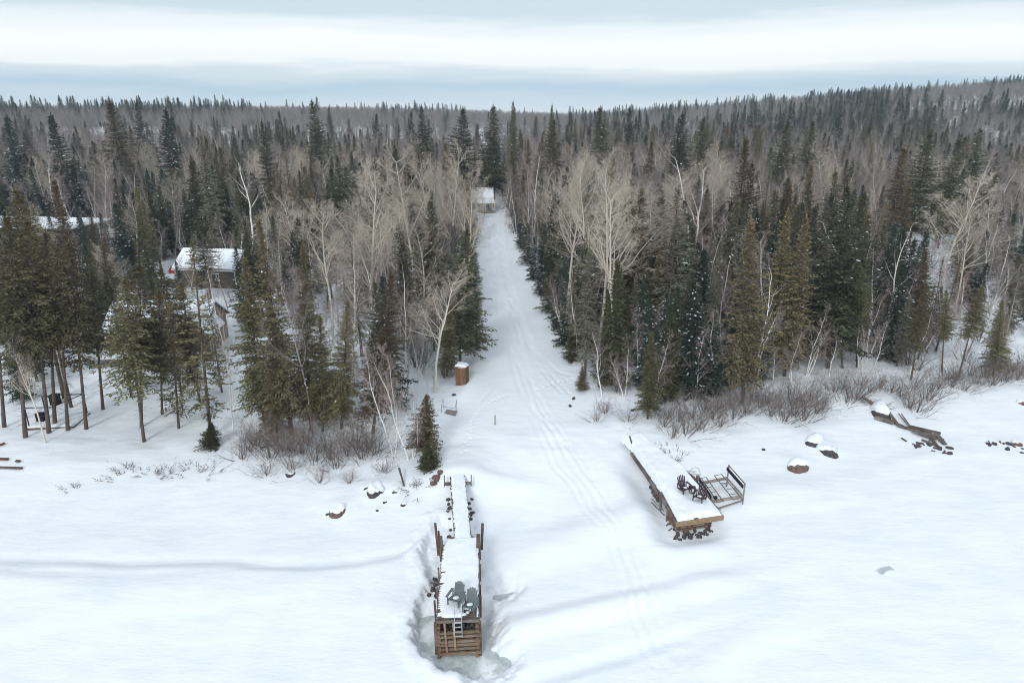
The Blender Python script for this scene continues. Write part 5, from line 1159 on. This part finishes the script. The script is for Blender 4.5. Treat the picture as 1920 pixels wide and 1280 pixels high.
for box, n_, la, gr in (((1706, 825, 1785, 852), 22, 'small dark stone strewn below the broken dock', 'stones below the broken dock'), ((1845, 822, 1918, 850), 18, 'small dark stone in the line near the right edge', 'stones near the right edge')):
    for i in range(n_):
        u = rd.uniform(box[0], box[2]); v = box[1] + (box[3] - box[1]) * ((u - box[0]) / (box[2] - box[0]) * .5 + rd.uniform(0, .5)); g = G(u, v); r_ = rd.choice((.08, .1, .13, .2))
        tag(inst('stone', rd.choice(STONE), None, (g.x, g.y, g.z + r_ * .2), (0, 0, rd.random() * 6), (r_ * 1.4, r_, r_ * .8)), la, 'stone', gr)

# ------------------------------------------------------------------ broken dock and driftwood
g0 = G(1690, 800); wr = empty('broken_dock', (g0.x, g0.y, 0), 0, 'collapsed grey dock planks and poles on the right shore', 'wreckage')
def wl_(u, v, dz):
    g = G(u, v); return Vector((g.x - g0.x, g.y - g0.y, g.z + dz))
for nm, a, c, w, h, dz0, dz1 in (('plank', (1617, 752), (1650, 770), .32, .10, .55, .35), ('plank', (1652, 768), (1684, 800), .22, .10, .9, .25), ('plank', (1640, 785), (1675, 795), .35, .30, .15, .2), ('pole', (1683, 783), (1704, 802), .09, .09, .6, .2), ('pole', (1688, 783), (1708, 804), .08, .08, .6, .2),
                                 ('plank', (1682, 800), (1722, 812), .20, .16, .2, .35), ('plank', (1705, 806), (1762, 820), .35, .12, .5, .55), ('plank', (1710, 812), (1755, 828), .22, .12, .3, .35), ('plank', (1752, 818), (1772, 835), .30, .10, .55, .15), ('pole', (1738, 832), (1757, 820), .09, .09, .2, .5),
                                 ('plank', (1700, 803), (1745, 822), .30, .10, .25, .3), ('plank', (1718, 806), (1768, 828), .26, .10, .35, .25), ('plank', (1668, 790), (1700, 806), .24, .12, .2, .25), ('plank', (1745, 824), (1762, 842), .2, .12, .2, .05), ('plank', (1690, 822), (1700, 828), .12, .08, .1, .05), ('plank', (1728, 826), (1765, 840), .16, .14, .15, .05)):
    b = MB(); b.beam(wl_(a[0], a[1], dz0 * .75), wl_(c[0], c[1], dz1 * .75), w * 1.25, h); b.build(nm, M['grey_wood'], wr, bevel=.015)
def stick(name, a, c, w, h, label, catg, mat, dz=(.12, .12), group=None):
    p, q = G(*a), G(*c); o = empty(name, (p.x, p.y, 0), 0, label, catg, group); b = MB(); b.tube([(0, 0, p.z + dz[0]), ((q.x - p.x) * .5, (q.y - p.y) * .5 + .02, (p.z + q.z) / 2 + (dz[0] + dz[1]) / 2 + .03), (q.x - p.x, q.y - p.y, q.z + dz[1])], w, 6, r1=h); b.build('stem', mat, o); return o
stick('driftwood', (749, 893), (758, 912), .10, .06, 'upright dark driftwood stump above the left shore rocks', 'driftwood', M['grey_wood'], (.75, .05))
stick('driftwood', (488, 846), (520, 838), .09, .06, 'fallen log among the left shore shrubs', 'log', M['grey_wood'], (.3, .25))
for i, (a, c, la, mt) in enumerate((((-6, 838), (10, 833), 'rust red board end sticking out at the left edge, upper one', 'rust'), ((-8, 862), (16, 863), 'thin red board lying in the snow at the left edge', 'rust'), ((-8, 878), (42, 880), 'long dark board lying in the snow at the left edge', 'grey_wood'), ((30, 866), (38, 867), 'short dark stub beside the thin red board', 'grey_wood'))):
    p, q = G(*a), G(*c); o = empty('board', (p.x, p.y, 0), 0, la, 'board'); b = MB(); b.beam((0, 0, p.z + .12), (q.x - p.x, q.y - p.y, q.z + .14), .22, .10); b.build('plank', M[mt], o)

# ------------------------------------------------------------------ things by the track mouth
g = G(866, 722); oh = empty('outhouse', (g.x, g.y + .5, g.z - .05), R(-14), 'small brown plank outhouse with snow on its roof', 'outhouse')
for i in range(7): b = MB(); b.box((-.47 + i * .157, -.5, .95), (.148, .03, 1.9)); b.build('plank', M['shed'], oh)
for i in range(7): b = MB(); b.box((.56, -.44 + i * .148, .95), (.03, .138, 1.9)); b.build('plank', M['shed'], oh)
b = MB(); b.box((0, .02, .92), (1.08, .98, 1.84)); b.build('frame', M['wall_d'], oh)
b = MB(); b.box((.02, 0, 1.97), (1.3, 1.3, .06), (R(-7), 0, 0)); b.build('roof', M['shed'], oh)
slab_snow('roof_snow', -.64, .66, -.64, .64, 2.0, .24, oh, 33, .08, .12)
g = G(928, 796); o = empty('stake', (g.x, g.y, g.z), 0, 'thin dark stake standing in the snow at the track mouth', 'stake'); b = MB(); b.tube([(0, 0, -.2), (.02, 0, .95)], .045, 6); b.build('pole', M['brown'], o)
g = G(846, 772); o = empty('handrail_frame', (g.x, g.y, g.z), R(-20), 'thin steel stair handrails half buried by the dock path', 'handrail')
for sx in (-.7, .7):
    b = MB(); b.tube([(sx, -.6, -.2), (sx, -.6, .75), (sx - .35, .5, 1.05), (sx - .35, .5, 0)], .022, 5); b.build('rail', M['steel'], o)
b = MB(); b.tube([(-.7, -.6, .72), (.7, -.6, .72)], .02, 5); b.build('crossbar', M['steel'], o)
b = MB(); b.box((.1, -.3, .1), (1.1, .6, .06), (R(20), 0, 0)); b.build('step', M['steel'], o)
for i, (u, v) in enumerate(((851, 741), (1075, 748), (1069, 762), (1185, 770))):
    g = G(u, v); tag(inst('stone', STONE[i], None, (g.x, g.y, g.z + .05), (0, 0, i), (.22, .16, .16)), ['dark stone near the outhouse', 'dark root clump on the right track shoulder, upper one', 'dark root clump on the right track shoulder, lower one', 'dark stump at the bank corner'][i], 'stone')

# ------------------------------------------------------------------ houses
def window(parent, x, z, w, h, y, mat=None, face='front', bars=1):
    f = empty('window', (x, y, z)); f.parent = parent
    if face == 'right': f.rotation_euler = (0, 0, R(90))
    if face == 'left': f.rotation_euler = (0, 0, R(-90))
    for dx, dz, ww, hh in ((0, h / 2, w + .16, .1), (0, -h / 2, w + .2, .1), (-w / 2, 0, .1, h), (w / 2, 0, .1, h)):
        b = MB(); b.box((dx, -.035, dz), (ww, .07, hh)); b.build('frame', mat or M['trim'], f)
    b = MB(); b.box((0, -.012, 0), (w - .06, .02, h - .06)); b.build('pane', M['glass'], f)
    for k in range(bars): b = MB(); b.box((-w / 2 + w * (k + 1) / (bars + 1), -.04, 0), (.05, .04, h - .1)); b.build('muntin', mat or M['trim'], f)
def house(name, loc, rz, w, d, hw, rise, wall, label, catg='house', over=.45, snow=.28, gable_front=False, chimney=False, wins=(), door=None):
    o = empty(name, loc, rz, label, catg)
    # ridge along x (or along y for gable_front)
    b = MB()
    if gable_front: b.prism([(-w / 2, -.3), (w / 2, -.3), (w / 2, hw), (0, hw + rise), (-w / 2, hw)], -d / 2, d / 2)
    else:
        n = len(b.v); pr = [(-d / 2, -.3), (d / 2, -.3), (d / 2, hw), (0, hw + rise), (-d / 2, hw)]
        a = [(-w / 2, y, z) for y, z in pr]; c = [(w / 2, y, z) for y, z in pr]; b.add(a + c, [tuple(range(5)), tuple(range(9, 4, -1))] + [(i, i + 5, (i + 1) % 5 + 5, (i + 1) % 5) for i in range(5)])
    b.build('wall', wall, o)
    half = (w if gable_front else d) / 2; run = half + over; L = (d if gable_front else w) + over * 1.6; sl = rise / half; th = .14
    for s_ in (-1, 1):
        for nm, mt, t0, t1, ov in (('roof', M['wall_d'], .02, th, 0), ('roof_snow', SNOW, th + .01, th + snow, -.03)):
            b = MB(); pts = [(0, hw + rise + t0), (s_ * (run + ov), hw + rise - sl * (run + ov) + t0), (s_ * (run + ov), hw + rise - sl * (run + ov) + t1), (0, hw + rise + t1 + (.05 if nm == 'roof_snow' else 0))]
            if gable_front: b.prism(pts, -L / 2 - ov, L / 2 + ov)
            else:
                a = [(-L / 2 - ov, y, z) for y, z in pts]; c = [(L / 2 + ov, y, z) for y, z in pts]; b.add(a + c, [(0, 1, 2, 3), (7, 6, 5, 4)] + [(i, i + 4, (i + 1) % 4 + 4, (i + 1) % 4) for i in range(4)])
            b.build(nm, mt, o, bevel=.07 if nm == 'roof_snow' else .01, smooth_shade=False)
    e = hw + rise - sl * run
    if not gable_front:
        b = MB(); b.box((0, -run - .02, e + .06), (L + .04, .04, .22)); b.build('fascia', M['trim'], o)
    for sx in (-1, 1): b = MB(); b.box((sx * (w / 2 - .03), -d / 2 - .012, hw / 2), (.16, .03, hw)); b.build('corner_board', M['trim'], o)
    for (x, z, ww, hh, face) in wins:
        if face == 'front': window(o, x, z, ww, hh, -d / 2)
        else:
            window(o, (1 if face == 'right' else -1) * w / 2, z, ww, hh, x, face=face)
    if door:
        b = MB(); b.box((door[0], -d / 2 - .03, door[1] / 2 + .05), (.95, .06, door[1])); dd = b.build('door', M['trim'], o); b = MB(); b.box((door[0] + .36, -d / 2 - .08, 1.05), (.05, .06, .12)); b.build('handle', M['steel'], dd)
    if chimney: b = MB(); b.box((w * .25, .3, hw + rise + .5), (.5, .5, 1.3)); b.build('chimney', M['stone'], o)
    return o
g = G(393, 540); house('cottage', (g.x, g.y + 3.3, g.z), R(-7), 9.6, 6.4, 3.1, 2.0, M['wall_b'], 'brown sided cottage with snowy roof and one white window', wins=((1.6, 1.75, 1.15, 1.05, 'front'), (-.5, 1.7, 1.0, 1.6, 'right'), (0, 1.7, 1.0, 1.0, 'left')))
g = G(300, 700); hx, hy, hz = -40.4, 76.5, gz(-40.4, 76.5)
h2 = house('gabled_cottage', (hx, hy, hz), R(3), 11.0, 7.0, 3.3, 2.2, M['wall_t'], 'tan cottage with raised deck behind the shore spruces', wins=((-3.2, 1.9, 1.6, 1.3, 'front'), (0, 1.7, 2.2, 2.0, 'front'), (-1, 1.8, 1.4, 1.4, 'right')))
# front gable wing with a tall window
b = MB(); b.prism([(3.0, -.3), (6.4, -.3), (6.4, 3.5), (4.7, 5.6), (3.0, 3.5)], -5.2, -3.4); b.build('gable_wing', M['wall_t'], h2)
for s_ in (-1, 1):
    for nm, mt, t0, t1 in (('wing_roof', M['wall_d'], .02, .14), ('wing_snow', SNOW, .15, .28)):
        b = MB(); b.prism([(4.7, 5.6 + t0), (4.7 + s_ * 2.1, 5.6 - 2.1 * 1.235 + t0), (4.7 + s_ * 2.1, 5.6 - 2.1 * 1.235 + t1), (4.7, 5.6 + t1)], -5.6, -.5 if nm == 'wing_roof' else -.6); b.build(nm, mt, h2)
window(h2, 4.7, 2.2, .9, 2.0, -5.2, bars=0); window(h2, 6.4, 2.0, .8, 1.6, -4.3, face='right', bars=0)
deck = empty('deck', (0, 0, 0)); deck.parent = h2
b = MB(); b.box((-1.6, -5.1, 1.0), (9.2, 3.1, .16)); b.build('floor', M['grey_wood'], deck)
slab_snow('snow', -6.1, 2.9, -6.55, -3.6, 1.09, .16, deck, 61, .2, .2)
for x in (-6.0, -3.8, -1.6, .6, 2.8): b = MB(); b.box((x, -6.5, .3), (.16, .16, 1.5)); b.build('post', M['grey_wood'], deck)
b = MB(); b.box((-1.6, -6.58, 2.0), (9.2, .08, .07)); b.build('handrail', M['trim'], deck); b = MB(); b.box((-1.6, -6.58, 1.2), (9.2, .06, .06)); b.build('bottom_rail', M['trim'], deck)
bal = box_mesh('baluster', (.045, .045, .8), M['trim'], 0)
for i in range(46): inst('baluster', bal, deck, (-6.1 + i * .2, -6.58, 1.6))
for k, y_ in enumerate((-6.58, -5.0, -3.7)): b = MB(); b.box((-6.18, y_, 1.6), (.12, .12, 1.1)); b.build('newel', M['trim'], deck)
b = MB(); b.box((-6.18, -5.1, 2.0), (.08, 2.9, .07)); b.build('handrail', M['trim'], deck)
b = MB(); b.box((.9, -4.6, 1.55), (1.5, .9, .75)); b.build('covered_table', M['blue'], deck)

# long flat-roofed building, shed, cabin at the track end, right cottage
g = Vector((-95, 135, gz(-95, 135))); o = empty('long_building', g, R(-6), 'long low building with snow edged flat roof far left', 'building')
b = MB(); b.box((0, 0, 2.2), (25, 10, 4.4)); b.build('wall', M['wall_d'], o)
b = MB(); b.box((-8.2, -5.02, 2.2), (7.6, .08, 4.3)); b.build('metal_panel', M['wall_g'], o)
b = MB(); b.box((0, -.2, 4.5), (26, 11.4, .2)); b.build('roof', M['trim'], o); slab_snow('roof_snow', -13, 13, -5.9, 5.5, 4.6, .45, o, 71, .5, .3)
for x in (-1.5, 1.5, 4.5, 8): window(o, x, 2.3, 1.3, 1.2, -5.0)
b = MB(); b.box((-7, -5.09, 1.2), (1.0, .06, 2.2)); b.build('door', M['trim'], o)
house('shed', (-99, 118, gz(-99, 118)), R(8), 5.5, 4.5, 2.4, 1.3, M['wall_t'], 'small shed with snowy roof at far left', 'shed', wins=((0, 1.4, .9, .9, 'front'),))
z = gz(-8.2, 184); ch = house('cabin', (-8.4, 184, z), R(4), 6.2, 6.5, 3.4, 1.9, M['wall_bl'], 'white roofed cabin with porch at the end of the snow track', wins=((-1.2, 3.3, 1.0, 1.0, 'front'), (-1.7, 1.4, 1.2, 1.2, 'front'), (1.6, 1.4, 1.2, 1.2, 'front')), door=(.2, 2.1))
b = MB(); b.box((0.2, -4.6, 2.55), (7.0, 2.9, .12), (R(9), 0, 0)); b.build('porch_roof', M['trim'], ch)
sp = slab_snow('porch_snow', -3.3, 3.7, -1.45, 1.45, .08, .35, ch, 81, .25, .2); sp.location = (0, -4.6, 2.55); sp.rotation_euler = (R(9), 0, 0)
for x in (-3.0, -1, 1.2, 3.4): b = MB(); b.box((x, -5.8, 1.1), (.14, .14, 2.4)); b.build('porch_post', M['trim'], ch)
b = MB(); b.box((.2, -4.6, .1), (6.8, 2.7, .3)); b.build('porch_floor', M['grey_wood'], ch)
z = gz(95, 152); rc = house('tan_cottage', (93.5, 152, z), R(14), 7.5, 6, 3.0, 2.0, M['wall_t'], 'tan cottage with yellow framed window among birches at right', gable_front=True, wins=((-2, 1.6, 1.0, 1.0, 'front'),))
window(rc, 1.4, 1.7, 1.2, 1.4, -3.0 - .003, mat=M['yellow'])
# utility pole, trailer, snow blower by the brown cottage
t_ = at_y(285, 408, 113); b0 = at_y(303, 505, 113); zb = gz(b0.x, 113)
o = empty('utility_pole', (b0.x, 113, zb), 0, 'wooden utility pole leaning left behind the brown cottage', 'utility pole')
b = MB(); b.tube([(0, 0, -.3), (t_.x - b0.x, 0, t_.z - zb)], .16, 8, r1=.11); b.build('pole', M['grey_wood'], o)
b = MB(); b.box((t_.x - b0.x, 0, t_.z - zb - .5), (1.6, .1, .12)); b.build('crossarm', M['grey_wood'], o)
for dx in (-.6, .6): b = MB(); b.tube([(t_.x - b0.x + dx, 0, t_.z - zb - .45), (t_.x - b0.x + dx, 0, t_.z - zb - .25)], .05, 6); b.build('insulator', M['trim'], o)
g = G(315, 538); o = empty('trailer', (g.x, g.y + .6, g.z), R(6), 'snow covered trailer with grey drums left of the brown cottage', 'trailer')
b = MB(); b.box((0, 0, .62), (3.6, 1.7, .16)); b.build('bed', M['wall_d'], o)
b = MB(); b.box((0, -.82, .95), (3.6, .05, .5)); b.build('side_board', M['grey_wood'], o)
for x in (-1.2, .6):
    b = MB(); b.tube([(x, -1.0, .4), (x, -.78, .4)], .42, 14); w_ = b.build('wheel', M['rubber'], o); b = MB(); b.tube([(x, -1.03, .4), (x, -.98, .4)], .24, 12); b.build('rim', M['steel'], w_)
for x in (-.9, .3, 1.2): b = MB(); b.tube([(x, -.72, 1.0), (x, .7, 1.0)], .36, 12); b.build('drum', M['tarp'], o)
slab_snow('snow', -1.8, 1.8, -.6, .85, 1.15, .35, o, 83, .12, .25)
g = G(322, 512); o = empty('snow_blower', (g.x, g.y, g.z), R(30), 'red snow blower beside the trailer', 'snow blower')
b = MB(); b.box((0, -.45, .35), (.8, .4, .55)); b.build('auger_housing', M['red'], o); b = MB(); b.box((0, .1, .6), (.55, .6, .45)); b.build('engine', M['red'], o); b = MB(); b.tube([(0, -.4, .6), (0, -.42, 1.2), (.1, -.6, 1.35)], .1, 8); b.build('chute', M['red'], o)
for sx in (-.36, .36):
    b = MB(); b.tube([(sx - .06, .15, .28), (sx + .06, .15, .28)], .28, 12); b.build('wheel', M['rubber'], o); b = MB(); b.tube([(sx * .7, .3, .7), (sx * .7, 1.0, 1.1)], .02, 5); b.build('handlebar', M['black'], o)
# swing platform
q = [G(54, 806), G(128, 804), G(150, 768), G(78, 770)]; zt = q[0].z + .35
o = empty('swing_platform', (q[0].x, q[0].y, q[0].z - .1), R(5), 'snow covered wooden platform with black swing frame among the left spruces', 'platform')
b = MB(); b.box((1.9, 1.4, .16), (4.0, 3.0, .32)); b.build('deck', M['brown'], o); slab_snow('snow', -.1, 3.9, -.1, 2.9, .32, .14, o, 87, .1, .12)
for (x, y, h) in ((.05, .1, 2.2), (3.8, .1, 0), (.1, 2.7, 2.2), (3.75, 2.7, 2.3)):
    if h: b = MB(); b.tube([(x, y, .2), (x, y, h)], .05, 6); b.build('post', M['black'], o)
b = MB(); b.tube([(.1, 2.7, 2.2), (3.75, 2.7, 2.3)], .05, 6); b.build('top_bar', M['black'], o); b = MB(); b.tube([(.05, .1, 2.2), (2.2, .3, 2.1)], .04, 6); b.build('top_bar', M['black'], o); b = MB(); b.tube([(2.2, .3, 2.1), (3.75, 2.7, 2.3)], .04, 6); b.build('side_bar', M['black'], o)
b = MB(); b.box((.5, 1.2, .75), (.6, .5, .9)); b.build('seat', M['black'], o)
g = G(105, 757); o = empty('planter', (g.x, g.y, g.z), 0, 'dark square planter box behind the swing platform', 'planter'); b = MB(); b.box((0, 0, .45), (.7, .7, .9)); b.build('box', M['dark'], o); b = MB(); b.box((0, 0, .93), (.85, .85, .08)); b.build('rim', M['dark'], o)
# ice block patch far out on the lake
g = G(1660, 1070); o = empty('ice_slab', (g.x, g.y, g.z), R(20), 'small tilted ice slab showing on the open snow at lower right', 'ice slab')
b = MB(); b.prism([(-.6, -.1), (.5, -.1), (.62, .06), (.1, .12), (-.55, .07)], -.2, .25); b.build('slab', M['ice'], o, bevel=.02)

# ------------------------------------------------------------------ air
def haze():
    b = MB(); b.box((0, 620, 32), (2320, 1380, 72)); m = bpy.data.materials.new('haze'); m.use_nodes = True; nt = m.node_tree; nt.nodes.clear()
    out = nt.nodes.new('ShaderNodeOutputMaterial'); v = nt.nodes.new('ShaderNodeVolumePrincipled'); v.inputs['Color'].default_value = (.72, .87, 1.0, 1); v.inputs['Density'].default_value = HAZE; v.inputs['Anisotropy'].default_value = .2
    nt.links.new(v.outputs[0], out.inputs['Volume']); o = b.build('haze', m); tag(o, 'thin pale winter haze over the whole forest', None, None, 'stuff')
HAZE = .00028
haze()
